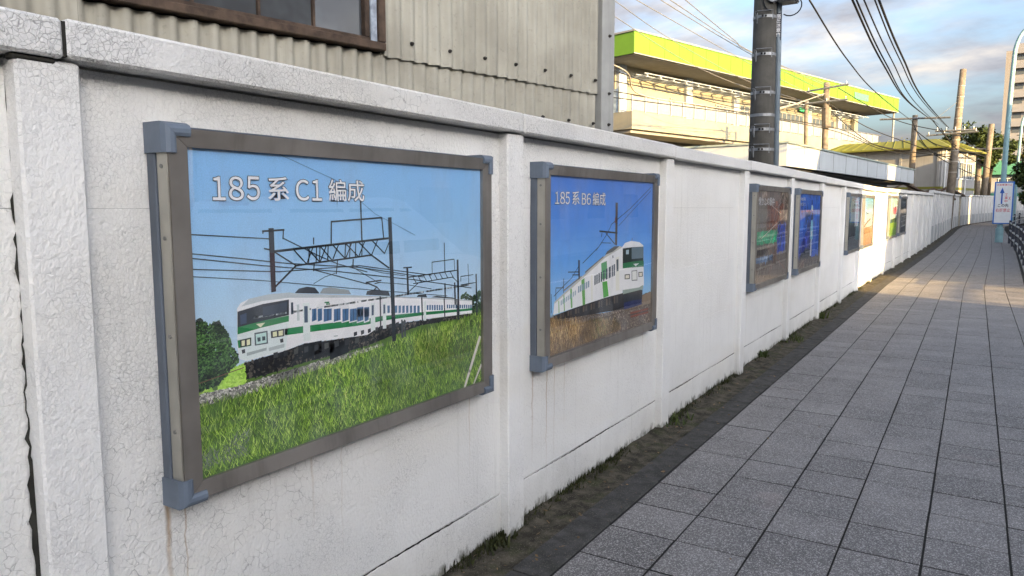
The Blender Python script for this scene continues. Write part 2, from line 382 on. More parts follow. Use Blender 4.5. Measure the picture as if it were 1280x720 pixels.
# taller far section with grey plinth
fw = empty('boundary_wall', (0, 0, 0), 0, 'far whitewashed wall section with a grey lower half curving right at the path end', 'wall')
ys_ = []; yv = 32.0
while yv < 100: ys_.append(yv); yv += 1.94 if yv < 54 else 1.5
for a, b in zip(ys_, ys_[1:]):
    sl_ = math.atan2(wx(b) - wx(a), b - a); L = math.hypot(wx(b) - wx(a), b - a); c = ((wx(a) + wx(b)) / 2, (a + b) / 2, gz((a + b) / 2))
    rot = (0, 0, -sl_)
    link('panel', MB().box(-.06, 0, -L / 2, L / 2, .66, 1.93).mesh('panel', M['farwall']), fw, c, rot)
    link('plinth', MB().box(-.06, .02, -L / 2, L / 2, -.25, .655, .004).mesh('plinth', M['plinth']), fw, c, rot)
    link('coping', MB().box(-.10, .07, -L / 2 + .002, L / 2 - .002, 1.935, 2.03, .006).mesh('coping', M['farwall']), fw, c, rot)
    link('post', MB().box(-.08, .045, -.06, .06, -.1, 1.93, .005).mesh('post', M['farwall']), fw, (wx(a), a, gz(a)), rot)

# ------------------------------------------------------------------ prints
PRINT_C1 = [('p',4,'#76756f',[(-32,191),(11,233),(130,230),(213,236),(396,245),(570,251),(725,258),(723,179),(126,153),(-34,148)]),('p',5,'#15171a',[(156,292),(299,303),(367,312),(647,299),(714,320),(930,311),(1257,298),(1257,285),(929,293),(781,279),(646,262),(646,262),(498,256),(364,254),(242,245),(160,244)]),('p',6,'#dfe6e2',[(137,450),(149,464),(178,473),(244,479),(322,477),(342,472),(651,433),(651,433),(931,398),(1161,367),(1257,351),(1257,298),(930,314),(714,321),(647,299),(367,314),(299,303),(162,297),(139,306),(133,342)]),('p',7,'#aeb6b8',[(178,473),(244,479),(322,477),(342,472),(651,433),(651,433),(931,398),(1257,352),(1257,348),(931,394),(716,421),(651,427),(322,461),(224,462),(151,454)]),('p',7,'#f2f5f2',[(139,445),(224,461),(319,460),(319,455),(224,453),(138,437)]),('p',8,'#12161d',[(138,441),(224,453),(319,456),(317,409),(221,404),(136,397)]),('p',9,'#33405a',[(146,430),(167,434),(166,405),(146,403)]),('p',9,'#28313f',[(223,444),(311,449),(310,422),(222,415)]),('p',8,'#20753c',[(136,397),(221,404),(317,408),(316,390),(220,385),(135,377)]),('p',9,'#d9d4b4',[(198,398),(230,398),(213,386)]),('p',8,'#cfd8d6',[(135,377),(316,390),(300,306),(162,299),(139,308)]),('p',9,'#20753c',[(134,360),(180,362),(179,338),(136,338)]),('p',10,'#2a2b2c',[(142,360),(179,361),(178,339),(143,339)]),('p',10,'#2a2b2c',[(248,370),(297,370),(296,348),(249,349)]),('p',11,'#f3e6b0',[(147,357),(158,357),(157,342),(147,342)]),('p',11,'#f3e6b0',[(164,357),(175,358),(175,342),(164,341)]),('p',11,'#f3e6b0',[(255,366),(270,366),(270,352),(255,352)]),('p',11,'#f3e6b0',[(276,366),(292,366),(291,351),(276,352)]),('p',10,'#4a5658',[(191,373),(237,373),(237,335),(191,336)]),('p',11,'#b7d3cc',[(195,368),(232,369),(232,339),(196,339)]),('p',12,'#39484a',[(200,358),(211,358),(211,346),(201,346)]),('p',12,'#39484a',[(217,359),(228,358),(228,347),(217,346)]),('p',10,'#3a3d40',[(146,331),(157,332),(158,321),(148,320)]),('p',10,'#3a3d40',[(280,341),(292,342),(293,330),(282,330)]),('p',9,'#9aa5a4',[(163,320),(232,324),(231,316),(163,311)]),('p',9,'#aab4b3',[(238,322),(297,325),(295,314),(240,312)]),('p',8,'#1f7a44',[(299,370),(369,368),(649,355),(714,355),(930,342),(1257,319),(1257,310),(930,330),(714,338),(648,335),(368,347),(298,350)]),('p',8,'#2c3036',[(342,473),(358,485),(390,488),(422,482),(440,462)]),('p',8,'#8d9596',[(440,462),(455,477),(483,478),(529,468),(565,461),(576,446)]),('p',8,'#3a4046',[(645,437),(651,449),(690,451),(757,437),(764,421)]),('p',8,'#3c4248',[(908,403),(919,409),(962,406),(968,394)]),('p',8,'#555c60',[(994,392),(1026,394),(1126,377),(1153,368)]),('p',9,'#ced6d2',[(371,439),(397,438),(397,319),(369,320)]),('p',10,'#3d4f63',[(376,429),(390,428),(389,377),(375,378)]),('p',9,'#b8c2c0',[(348,437),(357,437),(357,387),(347,387)]),('p',10,'#2c3a48',[(326,446),(334,446),(334,410),(325,410)]),('p',9,'#ced6d2',[(666,406),(687,405),(687,310),(664,311)]),('p',10,'#3d5068',[(671,398),(681,398),(680,363),(670,363)]),('p',9,'#ced6d2',[(725,401),(743,400),(742,308),(724,309)]),('p',10,'#3d5068',[(729,394),(738,393),(738,362),(728,362)]),('p',9,'#ced6d2',[(946,381),(962,380),(961,307),(947,308)]),('p',10,'#1f7a44',[(459,433),(479,432),(479,428),(472,428),(472,422),(466,423),(467,429),(459,429)]),('p',10,'#1f7a44',[(473,423),(477,428),(481,427),(481,422)]),('p',9,'#8c9a98',[(495,319),(512,318),(512,315),(495,316)]),('p',9,'#e9efee',[(403,420),(428,420),(427,376),(402,373)]),('p',10,'#44698f',[(407,416),(425,417),(424,380),(405,377)]),('p',11,'#2c4a6a',[(415,416),(418,417),(416,379),(413,378)]),('p',9,'#e9efee',[(427,417),(452,417),(450,373),(425,370)]),('p',10,'#44698f',[(430,414),(448,414),(447,377),(429,374)]),('p',11,'#2c4a6a',[(438,413),(441,414),(440,376),(437,375)]),('p',9,'#e9efee',[(452,414),(492,412),(491,368),(450,367)]),('p',10,'#44698f',[(455,411),(489,409),(487,372),(453,370)]),('p',11,'#2c4a6a',[(470,410),(475,410),(474,372),(468,371)]),('p',9,'#e9efee',[(495,409),(531,408),(529,363),(493,361)]),('p',10,'#44698f',[(498,405),(527,405),(526,367),(496,364)]),('p',11,'#2c4a6a',[(511,405),(515,405),(514,366),(509,365)]),('p',9,'#e9efee',[(532,405),(566,403),(565,358),(530,356)]),('p',10,'#44698f',[(535,401),(563,400),(561,362),(534,359)]),('p',11,'#2c4a6a',[(548,400),(552,401),(550,362),(546,360)]),('p',9,'#e9efee',[(565,401),(603,399),(602,353),(564,351)]),('p',10,'#44698f',[(569,397),(599,396),(598,357),(567,355)]),('p',11,'#2c4a6a',[(582,396),(587,397),(586,357),(581,356)]),('p',9,'#e9efee',[(599,397),(635,395),(633,349),(598,346)]),('p',10,'#44698f',[(603,393),(631,392),(629,353),(602,350)]),('p',11,'#2c4a6a',[(615,392),(620,393),(618,353),(614,351)]),('p',9,'#e9efee',[(633,393),(660,392),(659,345),(632,342)]),('p',10,'#44698f',[(637,389),(656,389),(655,350),(636,346)]),('p',11,'#2c4a6a',[(646,389),(648,389),(647,349),(644,347)]),('p',10,'#44698f',[(602,399),(631,398),(630,365),(601,366)]),('p',10,'#44698f',[(635,395),(659,394),(658,362),(634,362)]),('p',10,'#4c7194',[(749,388),(762,387),(761,362),(749,361)]),('p',10,'#4c7194',[(769,385),(781,385),(780,359),(768,359)]),('p',10,'#4c7194',[(788,383),(801,383),(800,357),(787,357)]),('p',10,'#4c7194',[(808,381),(821,380),(820,355),(807,354)]),('p',10,'#4c7194',[(828,378),(841,378),(840,352),(827,352)]),('p',10,'#4c7194',[(848,376),(861,376),(861,349),(848,349)]),('p',10,'#4c7194',[(869,374),(882,373),(882,347),(868,347)]),('p',10,'#4c7194',[(890,371),(903,371),(903,344),(889,344)]),('p',10,'#4c7194',[(911,369),(924,368),(924,342),(910,341)]),('p',10,'#4c7194',[(966,365),(976,364),(975,345),(966,346)]),('p',10,'#4c7194',[(981,364),(990,363),(990,344),(980,344)]),('p',10,'#4c7194',[(995,362),(1004,361),(1004,342),(995,342)]),('p',10,'#4c7194',[(1009,361),(1019,359),(1019,340),(1009,340)]),('p',10,'#4c7194',[(1024,359),(1034,358),(1033,338),(1024,339)]),('p',10,'#4c7194',[(1039,357),(1048,356),(1048,337),(1038,337)]),('p',10,'#4c7194',[(1053,355),(1063,354),(1063,335),(1053,335)]),('p',10,'#43688d',[(1089,353),(1097,352),(1097,338),(1088,338)]),('p',10,'#43688d',[(1102,351),(1111,350),(1111,336),(1102,336)]),('p',10,'#43688d',[(1116,349),(1125,348),(1124,335),(1116,335)]),('p',10,'#43688d',[(1130,348),(1138,347),(1138,333),(1130,333)]),('p',10,'#43688d',[(1144,346),(1152,345),(1152,331),(1144,331)]),('p',10,'#43688d',[(1158,345),(1166,344),(1166,330),(1158,330)]),('p',10,'#43688d',[(1172,343),(1181,342),(1181,328),(1172,328)]),('p',10,'#43688d',[(1186,341),(1195,340),(1195,326),(1186,326)]),('p',10,'#43688d',[(1200,340),(1210,339),(1209,325),(1200,325)]),('p',10,'#43688d',[(1215,338),(1224,337),(1224,323),(1215,323)]),('p',10,'#43688d',[(1230,336),(1239,335),(1239,321),(1230,321)]),('p',10,'#43688d',[(1244,335),(1254,334),(1254,319),(1244,319)]),('l',11,'#3d4345',7,[(714,423),(713,312)]),('l',11,'#3d4345',7,[(937,396),(939,310)]),('l',11,'#3d4345',7,[(1072,377),(1075,302)]),('l',11,'#3d4345',7,[(1153,366),(1156,300)]),('p',7,'#060708',[(367,312),(443,312),(442,274),(365,262)]),('p',7,'#060708',[(415,304),(494,304),(493,266),(413,254)]),('p',7,'#060708',[(476,294),(559,294),(558,254),(475,243)]),('p',8,'#3a3d3e',[(255,305),(271,305),(270,289),(255,287)]),('p',8,'#2b2d30',[(292,304),(308,304),(308,288),(293,286)]),('p',8,'#4a4c49',[(331,303),(348,303),(347,287),(331,285)]),('p',8,'#3a3d3e',[(371,302),(388,303),(387,286),(371,284)]),('p',8,'#2b2d30',[(412,301),(429,302),(429,285),(412,283)]),('p',8,'#4a4c49',[(454,300),(472,301),(472,284),(454,282)]),('p',8,'#3a3d3e',[(497,300),(516,300),(516,283),(498,280)]),('p',8,'#2b2d30',[(542,299),(562,299),(561,281),(543,279)]),('p',8,'#4a4c49',[(589,298),(609,298),(608,280),(589,278)]),('p',8,'#33363a',[(584,317),(599,318),(599,306),(584,303)]),('p',8,'#46484a',[(617,318),(632,319),(632,306),(617,303)]),('p',8,'#33363a',[(650,318),(666,320),(665,307),(650,304)]),('p',8,'#46484a',[(684,319),(700,320),(700,308),(684,304)]),('p',8,'#33363a',[(719,320),(735,321),(735,308),(719,305)]),('p',8,'#46484a',[(754,320),(771,322),(771,309),(754,305)]),('p',8,'#33363a',[(791,321),(808,323),(808,309),(791,306)]),('p',8,'#46484a',[(828,322),(846,323),(845,310),(828,306)]),('p',14,'#1c2126',[(253,671),(272,671),(272,485),(255,484)]),('l',14,'#15191d',5,[(232,663),(309,665)]),('l',14,'#15191d',4,[(234,664),(233,657)]),('l',14,'#15191d',4,[(307,665),(304,639)]),('l',14,'#15191d',4,[(236,613),(255,609)]),('p',14,'#1c2126',[(761,696),(779,697),(791,257),(771,256)]),('l',14,'#15191d',7,[(272,603),(760,624)]),('l',14,'#15191d',5,[(350,556),(675,570),(761,520)]),('l',14,'#15191d',6,[(270,499),(350,556)]),('l',14,'#15191d',4,[(272,601),(350,556)]),('l',14,'#15191d',5,[(494,618),(497,686),(729,696),(737,625)]),('l',14,'#15191d',6,[(629,761),(631,620)]),('l',14,'#15191d',4,[(421,618),(422,637)]),('l',14,'#15191d',4,[(512,519),(519,560)]),('l',14,'#15191d',5,[(586,534),(589,560)]),('l',14,'#15191d',4,[(418,535),(421,557)]),('l',13,'#15191d',4,[(341,606),(391,558)]),('l',13,'#15191d',4,[(391,558),(419,610)]),('l',13,'#15191d',4,[(393,608),(445,560)]),('l',13,'#15191d',4,[(445,560),(474,613)]),('l',13,'#15191d',4,[(447,611),(497,562)]),('l',13,'#15191d',4,[(497,562),(527,615)]),('l',13,'#15191d',4,[(499,613),(554,564)]),('l',13,'#15191d',4,[(554,564),(585,617)]),('l',13,'#15191d',4,[(556,615),(614,567)]),('l',13,'#15191d',4,[(614,567),(645,619)]),('l',13,'#15191d',4,[(615,617),(675,569)]),('l',13,'#15191d',4,[(675,569),(708,622)]),('l',13,'#15191d',4,[(677,621),(740,572)]),('l',13,'#15191d',4,[(740,572),(774,625)]),('l',13,'#15191d',4,[(404,610),(399,561)]),('l',13,'#15191d',4,[(433,611),(429,562)]),('l',13,'#15191d',4,[(447,612),(443,562)]),('l',13,'#15191d',4,[(481,613),(477,564)]),('l',13,'#15191d',4,[(556,617),(552,567)]),('l',13,'#15191d',4,[(577,617),(573,568)]),('l',13,'#15191d',4,[(603,619),(599,569)]),('l',13,'#15191d',4,[(633,620),(629,570)]),('p',13,'#262c32',[(853,516),(863,515),(865,415),(855,415)]),('p',13,'#262c32',[(1155,525),(1166,525),(1171,284),(1159,283)]),('l',13,'#15191d',4,[(837,515),(882,514)]),('l',13,'#15191d',4,[(865,479),(1159,483)]),('l',13,'#15191d',3,[(890,453),(1127,458),(1162,434)]),('l',13,'#15191d',3,[(865,426),(917,453)]),('l',13,'#15191d',3,[(1000,483),(1000,525),(1138,528),(1141,485)]),('l',13,'#15191d',4,[(1076,594),(1078,484)]),('l',13,'#30363c',3,[(1181,437),(1181,456),(1267,457)]),('p',13,'#2a3036',[(1282,459),(1291,458),(1295,285),(1285,286)]),('l',13,'#30363c',3,[(1179,422),(1286,423)]),('l',13,'#30363c',3,[(1230,503),(1234,422)]),('p',13,'#343a40',[(1136,436),(1144,435),(1147,346),(1138,347)]),('p',13,'#343a40',[(1074,438),(1081,438),(1082,379),(1075,380)]),('l',13,'#15191d',3,[(887,479),(905,456)]),('l',13,'#15191d',3,[(917,480),(935,456)]),('l',13,'#15191d',3,[(948,480),(966,456)]),('l',13,'#15191d',3,[(979,481),(998,456)]),('l',13,'#15191d',3,[(1011,481),(1030,457)]),('l',13,'#15191d',3,[(1043,482),(1063,457)]),('l',13,'#15191d',3,[(1077,482),(1096,457)]),('l',13,'#15191d',3,[(1110,483),(1131,457)]),('l',12,'#333333',4,[(664,435),(697,459),(646,479),(720,480)]),('l',12,'#333333',4,[(697,459),(727,433)]),('l',12,'#333333',3,[(688,471),(718,473)]),('p',12,'#3c4448',[(820,329),(828,328),(830,262),(821,261)]),('p',12,'#3c4448',[(834,327),(841,326),(844,262),(836,263)]),('l',12,'#2b3743',3,[(0,661),(261,640)]),('l',12,'#2b3743',3,[(0,611),(149,590),(316,565),(616,532),(948,473)]),('l',12,'#2b3743',3,[(1,599),(229,564),(508,527),(902,466),(1252,403)]),('l',12,'#2b3743',3,[(0,570),(285,542),(616,538),(995,476)]),('l',12,'#2b3743',2,[(-1,551),(227,521),(541,471),(1092,387)]),('l',12,'#2b3743',3,[(306,640),(369,612),(442,580),(520,550),(653,514)]),('l',12,'#2b3743',3,[(419,538),(531,507),(652,473)]),('l',12,'#2b3743',2,[(580,542),(732,504),(843,486)]),('l',12,'#2b3743',2,[(591,532),(704,474),(843,455),(994,424)]),('l',12,'#2b3743',2,[(417,495),(462,512),(508,521)]),('l',12,'#5b7f9f',2,[(287,890),(518,818),(698,709),(905,630)]),('p',8,'#b9b3a8',[(1228,19),(1316,105),(1320,91),(1260,10)])]
PRINT_B6 = [('p',3,'#5f5347',[(-19,197),(57,193),(639,142),(911,130),(1320,122),(1325,-27),(857,26),(-18,115)]),('p',4,'#7c6a53',[(970,122),(1320,120),(1317,197),(1185,188),(999,141)]),('p',5,'#231f1c',[(52,200),(283,214),(637,228),(866,232),(1152,228),(1170,130),(868,134),(639,147),(284,164),(58,179)]),('p',6,'#e7e6dc',[(51,205),(62,268),(281,345),(632,466),(823,509),(862,501),(874,230),(637,228),(283,214)]),('p',7,'#b4b2a8',[(62,268),(281,345),(632,466),(823,509),(862,501),(632,452),(281,332),(64,259)]),('p',7,'#f0efe6',[(856,500),(901,524),(989,533),(1111,520),(1176,497),(1196,247),(1120,234),(874,241)]),('p',8,'#16241f',[(868,493),(996,494),(1176,490),(1182,392),(870,394)]),('p',9,'#5d6f78',[(996,492),(1169,488),(1175,419),(998,423)]),('p',9,'#9fb4bb',[(914,481),(955,481),(955,455),(915,456)]),('p',9,'#1f6d3f',[(870,406),(992,407),(1185,403),(1189,365),(871,376)]),('p',10,'#e4e8df',[(1023,393),(1115,390),(1060,376)]),('p',9,'#3a3b3a',[(900,338),(976,335),(977,305),(901,309)]),('p',10,'#d8d3c0',[(912,332),(965,330),(965,311),(912,313)]),('p',9,'#3a3b3a',[(1104,337),(1171,334),(1175,304),(1108,306)]),('p',10,'#d8d3c0',[(1117,331),(1161,329),(1162,309),(1121,309)]),('p',9,'#6b6d6b',[(1000,353),(1085,351),(1090,286),(1004,291)]),('p',10,'#dcdcd4',[(1009,348),(1076,346),(1081,293),(1013,296)]),('p',8,'#8a9a90',[(874,248),(1119,241),(1183,251),(1184,224),(880,223)]),('p',8,'#22262c',[(880,223),(1177,222),(1167,152),(896,155)]),('p',9,'#1b2350',[(893,171),(1029,170),(1166,164),(1161,131),(1030,128),(900,130)]),('l',8,'#7d3f2a',12,[(995,96),(1270,90)]),('l',8,'#7d3f2a',12,[(1001,74),(1271,68)]),('l',8,'#4a3a30',8,[(971,87),(1270,78)]),('p',9,'#5f9a6a',[(582,424),(653,434),(666,337),(594,333)]),('p',8,'#3e9a30',[(599,320),(661,320),(683,233),(616,229)]),('p',8,'#5c9a4a',[(347,351),(383,360),(395,217),(365,217)]),('p',8,'#6aa35c',[(224,314),(243,318),(251,219),(234,216)]),('p',8,'#8ab07e',[(152,289),(164,293),(171,210),(159,209)]),('p',8,'#8ab07e',[(100,268),(110,271),(114,206),(104,206)]),('p',9,'#d6d5ca',[(769,445),(818,450),(829,253),(779,253)]),('p',10,'#39454c',[(780,433),(808,435),(812,366),(785,365)]),('p',9,'#d6d5ca',[(457,366),(476,370),(483,230),(464,228)]),('p',9,'#39454c',[(726,459),(736,462),(740,447),(729,443)]),('p',10,'#3b4a55',[(500,362),(515,365),(516,314),(501,310)]),('p',10,'#3b4a55',[(524,366),(539,369),(540,317),(525,313)]),('p',10,'#3b4a55',[(549,371),(566,374),(567,320),(550,316)]),('p',10,'#3b4a55',[(578,376),(596,379),(597,324),(579,320)]),('p',10,'#3b4a55',[(608,382),(626,385),(627,327),(609,323)]),('p',10,'#3b4a55',[(641,388),(664,392),(666,332),(643,327)]),('p',10,'#3b4a55',[(680,395),(706,400),(707,337),(681,332)]),('p',10,'#3b4a55',[(719,402),(735,405),(737,341),(721,337)]),('p',10,'#3b4a55',[(743,407),(762,410),(763,344),(745,339)]),('p',10,'#7b93a4',[(310,322),(325,324),(326,290),(310,288)]),('p',10,'#7b93a4',[(332,325),(347,327),(348,293),(332,291)]),('p',10,'#7b93a4',[(354,329),(370,331),(371,297),(355,295)]),('p',10,'#7b93a4',[(377,332),(393,334),(393,300),(377,298)]),('p',10,'#7b93a4',[(400,336),(416,338),(416,303),(400,301)]),('p',10,'#7b93a4',[(423,339),(439,342),(439,307),(423,305)]),('p',10,'#8aa0ad',[(126,267),(136,270),(136,245),(126,243)]),('p',10,'#8aa0ad',[(144,271),(154,274),(154,249),(144,248)]),('p',10,'#8aa0ad',[(162,276),(172,278),(173,253),(162,252)]),('p',10,'#8aa0ad',[(180,280),(191,282),(191,257),(181,256)]),('p',10,'#8aa0ad',[(199,284),(209,287),(210,262),(199,260)]),('p',10,'#8aa0ad',[(218,289),(228,291),(229,266),(218,264)]),('p',10,'#8aa0ad',[(237,293),(247,296),(248,270),(237,269)]),('p',10,'#8aa0ad',[(256,298),(267,300),(267,275),(256,273)]),('p',10,'#8aa0ad',[(275,302),(286,305),(286,279),(276,278)]),('p',7,'#4a4038',[(67,200),(83,201),(83,181),(67,181)]),('p',7,'#171513',[(93,201),(108,202),(109,181),(93,181)]),('p',7,'#5a4d40',[(118,202),(135,202),(135,181),(119,181)]),('p',7,'#4a4038',[(145,203),(161,203),(161,181),(145,181)]),('p',7,'#171513',[(171,204),(188,204),(188,181),(172,181)]),('p',7,'#5a4d40',[(198,204),(215,205),(215,181),(198,181)]),('p',7,'#4a4038',[(225,205),(242,206),(243,181),(226,181)]),('p',7,'#171513',[(253,206),(270,207),(271,181),(253,181)]),('p',7,'#5a4d40',[(281,207),(298,208),(299,181),(281,181)]),('p',7,'#4a4038',[(309,208),(327,208),(328,181),(310,181)]),('p',7,'#171513',[(338,209),(356,209),(357,181),(339,181)]),('p',7,'#5a4d40',[(367,210),(386,210),(386,181),(368,181)]),('p',7,'#4a4038',[(397,211),(416,211),(416,181),(398,181)]),('p',7,'#171513',[(427,212),(446,212),(446,181),(428,181)]),('p',7,'#5a4d40',[(458,213),(477,213),(477,181),(458,181)]),('p',7,'#4a4038',[(489,213),(508,214),(508,181),(489,181)]),('p',7,'#171513',[(520,214),(539,215),(540,181),(521,181)]),('p',7,'#5a4d40',[(552,215),(571,216),(572,181),(552,181)]),('p',7,'#4a4038',[(584,216),(604,217),(605,181),(585,181)]),('p',7,'#171513',[(617,217),(637,218),(638,181),(617,181)]),('p',7,'#5a4d40',[(650,219),(671,219),(672,181),(651,181)]),('p',7,'#4a4038',[(684,220),(705,220),(706,181),(685,181)]),('p',7,'#171513',[(718,221),(739,221),(740,181),(719,181)]),('p',7,'#5a4d40',[(753,222),(774,222),(775,181),(754,181)]),('p',7,'#4a4038',[(788,223),(810,223),(811,181),(789,181)]),('p',7,'#171513',[(824,224),(846,225),(847,181),(825,181)]),('p',8,'#55524c',[(632,468),(657,487),(749,511),(823,509),(736,482)]),('l',8,'#77726a',8,[(392,390),(607,459)]),('l',8,'#77726a',8,[(155,315),(347,371)]),('l',8,'#666666',6,[(995,533),(1006,548)]),('p',9,'#4c4440',[(761,758),(791,758),(787,514),(759,519)]),('p',9,'#8b4a40',[(755,674),(789,673),(788,642),(754,643)]),('l',9,'#2a2a2c',9,[(558,602),(788,586)]),('l',9,'#3a3a3c',6,[(638,589),(755,524)]),('l',9,'#2a2a2c',6,[(588,589),(582,571)]),('l',8,'#1e3350',5,[(1282,856),(964,724),(711,637),(656,586),(551,518),(361,440)]),('l',8,'#1e3350',4,[(1283,835),(1007,716),(806,626)]),('l',8,'#2a3f5a',4,[(704,531),(586,538),(517,498)]),('p',9,'#3c3c40',[(310,460),(328,458),(329,361),(314,357)]),('l',9,'#303036',5,[(202,405),(324,397)]),('l',9,'#303036',5,[(248,387),(320,382)]),('l',9,'#3c3c40',6,[(155,375),(155,305)]),('l',9,'#3c3c40',4,[(75,336),(151,330)]),('l',9,'#3c3c40',5,[(75,330),(76,276)]),('l',9,'#3c3c40',4,[(31,309),(32,217)]),('l',8,'#1e3350',4,[(328,436),(238,371),(159,341),(56,297)])]
GRASS_C1 = [(-35,138),(9,199),(128,198),(255,204),(395,220),(497,226),(607,239),(725,247),(898,266),(1091,275),(1320,297),(1320,0),(0,0)]
GRASS_B6 = [(-19,197),(97,171),(284,138),(490,117),(718,92),(842,53),(857,14),(-17,4)]
TREE_C1 = [(-10,251),(0,426),(22,436),(47,416),(78,422),(107,384),(116,342),(134,321),(134,297),(114,287),(97,269),(53,248),(15,242)]
TREE2_C1 = [(1170,370),(1215,386),(1261,365),(1318,393),(1320,282),(1261,289),(1252,353)]
FARGRASS_C1 = [(67,234),(93,277),(160,289),(157,236),(10,223),(8,247)]
BALLAST_C1 = [(-32,191),(11,233),(130,230),(213,236),(396,245),(570,251),(725,258),(725,235),(497,226),(211,199),(-35,138)]
TEXT_C1 = [('１',75,813,113,751),('８',125,815,172,751),('５',183,817,226,752),('系',255,819,330,751),('Ｃ',357,814,407,752),('１',420,815,458,752),('編成',488,819,644,751)]
TEXT_B6 = [('１',59,807,99,748),('８',109,807,158,748),('５',164,807,208,747),('系',234,812,313,745),('Ｂ',340,804,386,745),('６',395,804,442,745),('編成',466,811,622,741)]
class Print:
    def __init__(s, w, h): s.v = []; s.f = []; s.c = []; s.w = w; s.h = h
    def X(s, L): return L * .00012
    def poly(s, pts, col, L):
        q = [(min(s.w + 6, max(-6, u)), min(s.h + 6, max(-6, v))) for u, v in pts]; i = len(s.v)
        s.v += [(s.X(L), u / 1000, v / 1000) for u, v in q]; s.f.append(tuple(range(i, i + len(q)))); s.c += [lin(col)] * len(q)
    def line(s, pts, w, col, L):
        for (a, b), (c, d) in zip(pts, pts[1:]):
            l = math.hypot(c - a, d - b) or 1; ux, uy = (c - a) / l, (d - b) / l; nx_, ny_ = -uy * w / 2, ux * w / 2; e = w * .3
            s.poly([(a - ux * e + nx_, b - uy * e + ny_), (a - ux * e - nx_, b - uy * e - ny_), (c + ux * e - nx_, d + uy * e - ny_), (c + ux * e + nx_, d + uy * e + ny_)], col, L)
    def grad(s, rows, u0, u1, L, wob=0, seed=1, nu=14):
        r = random.Random(seed); i = len(s.v); n = nu + 1
        for v, col in rows:
            for k in range(n):
                f = 1 + r.uniform(-wob, wob); s.v.append((s.X(L), (u0 + (u1 - u0) * k / nu) / 1000, v / 1000)); s.c.append(tuple(x * f for x in lin(col)))
        for j in range(len(rows) - 1):
            for k in range(nu): a = i + j * n + k; s.f.append((a, a + 1, a + n + 1, a + n))
    def inside(s, poly, u, v):
        c = False; n = len(poly)
        for i in range(n):
            (a, b), (d, e) = poly[i], poly[(i + 1) % n]
            if (b > v) != (e > v) and u < (d - a) * (v - b) / (e - b) + a: c = not c
        return c
    def scatter(s, poly, n, cols, L, size, seed=1, kind='blade', lean=.5, layers=3, patch=90):
        r = random.Random(seed); us = [p[0] for p in poly]; vs_ = [p[1] for p in poly]; base = []
        pats = [(r.uniform(min(us), max(us)), r.uniform(min(vs_), max(vs_)), r.uniform(-.5, .42), r.uniform(.3, 1.3) * patch) for _ in range(60)]
        pts = []
        while len(pts) < n:
            u, v = r.uniform(min(us), max(us)), r.uniform(min(vs_), max(vs_))
            if s.inside(poly, u, v): pts.append((u, v))
        pts.sort(key=lambda p: -p[1])
        for j, (u, v) in enumerate(pts):
            k = 1 + sum(a * math.exp(-((u - x) ** 2 + ((v - y_) * 1.6) ** 2) / (w * w)) for x, y_, a, w in pats) + r.uniform(-.22, .22); k = max(.25, min(1.75, k))
            c = tuple(min(1, x * k) for x in lin(r.choice(cols))); z = size * r.uniform(.5, 1.5); LL = L + layers * j / n
            if kind == 'blade':
                dx = r.uniform(-lean, lean) * z; s.poly([(u - z * .07, v), (u + z * .07, v), (u + dx, v + z)], c, LL)
            else:
                a = r.uniform(0, 6.28); s.poly([(u + z * math.cos(a + t) * q, v + z * math.sin(a + t) * q) for t, q in ((0, 1), (1.7, .6), (3.1, 1), (4.6, .55))], c, LL)
    def build(s, name, parent, x, y0, z0):
        me = bpy.data.meshes.new(name); me.from_pydata(s.v, [], s.f); at = me.color_attributes.new('ink', 'FLOAT_COLOR', 'POINT')
        at.data.foreach_set('color', [q for c in s.c for q in (*(min(.92, v * 1.32) for v in c), 1)]); me.materials.append(M['ink'])
        return link(name, me, parent, (x, y0, z0))
t = NT('printed_ink'); va = t.n('ShaderNodeVertexColor'); va.layer_name = 'ink'; gp = t.pos(); M['ink'] = t.fin(t.mix(t.smooth(t.noise(gp, 260, 2), .3, .7, 0, .12), t.mix(t.smooth(t.noise(gp, 7, 4), .35, .7, 0, .07), va.outputs[0], (.5, .6, .7)), (.02, .03, .04)), .5, spec=.3)  # ink with grain; the pale blue veil paints in a reflection haze
def glassy(name, tint=(1, 1, 1), ior=1.5, rough=.015, dust=.02):
    t = NT(name); t.t.nodes.remove(t.b); tr = t.n('ShaderNodeBsdfTransparent'); tr.inputs[0].default_value = tint + (1,)
    gl = t.n('ShaderNodeBsdfGlossy'); gl.inputs['Roughness'].default_value = rough; ge = t.n('ShaderNodeNewGeometry'); dt = t.n('ShaderNodeVectorMath', operation='DOT_PRODUCT'); t.l(ge.outputs['Normal'], dt.inputs[0]); t.l(ge.outputs['Incoming'], dt.inputs[1])
    f0 = 2.6 * ((ior - 1) / (ior + 1)) ** 2;   # both faces of the sheet
    frn = t.math('MULTIPLY_ADD', t.math('POWER', t.math('SUBTRACT', 1.0, t.math('ABSOLUTE', dt.outputs['Value'])), 5.0), 1 - f0, f0)
    df = t.n('ShaderNodeBsdfDiffuse'); df.inputs[0].default_value = (.8, .82, .85, 1); p = t.pos(); m0 = t.n('ShaderNodeMixShader'); t.l(t.math('MULTIPLY', t.smooth(t.noise(t.scaled(p, (1, 1, .4)), 8, 5), .45, .8), dust), m0.inputs[0])
    bp = t.n('ShaderNodeBump'); bp.inputs['Strength'].default_value = .05; bp.inputs['Distance'].default_value = .004; t.l(t.noise(p, 5, 2), bp.inputs['Height']); t.l(bp.outputs[0], gl.inputs['Normal'])
    t.l(tr.outputs[0], m0.inputs[1]); t.l(df.outputs[0], m0.inputs[2])
    m1 = t.n('ShaderNodeMixShader'); t.l(frn, m1.inputs[0]); t.l(m0.outputs[0], m1.inputs[1]); t.l(gl.outputs[0], m1.inputs[2]); t.l(m1.outputs[0], t.o.inputs[0]); return t.m
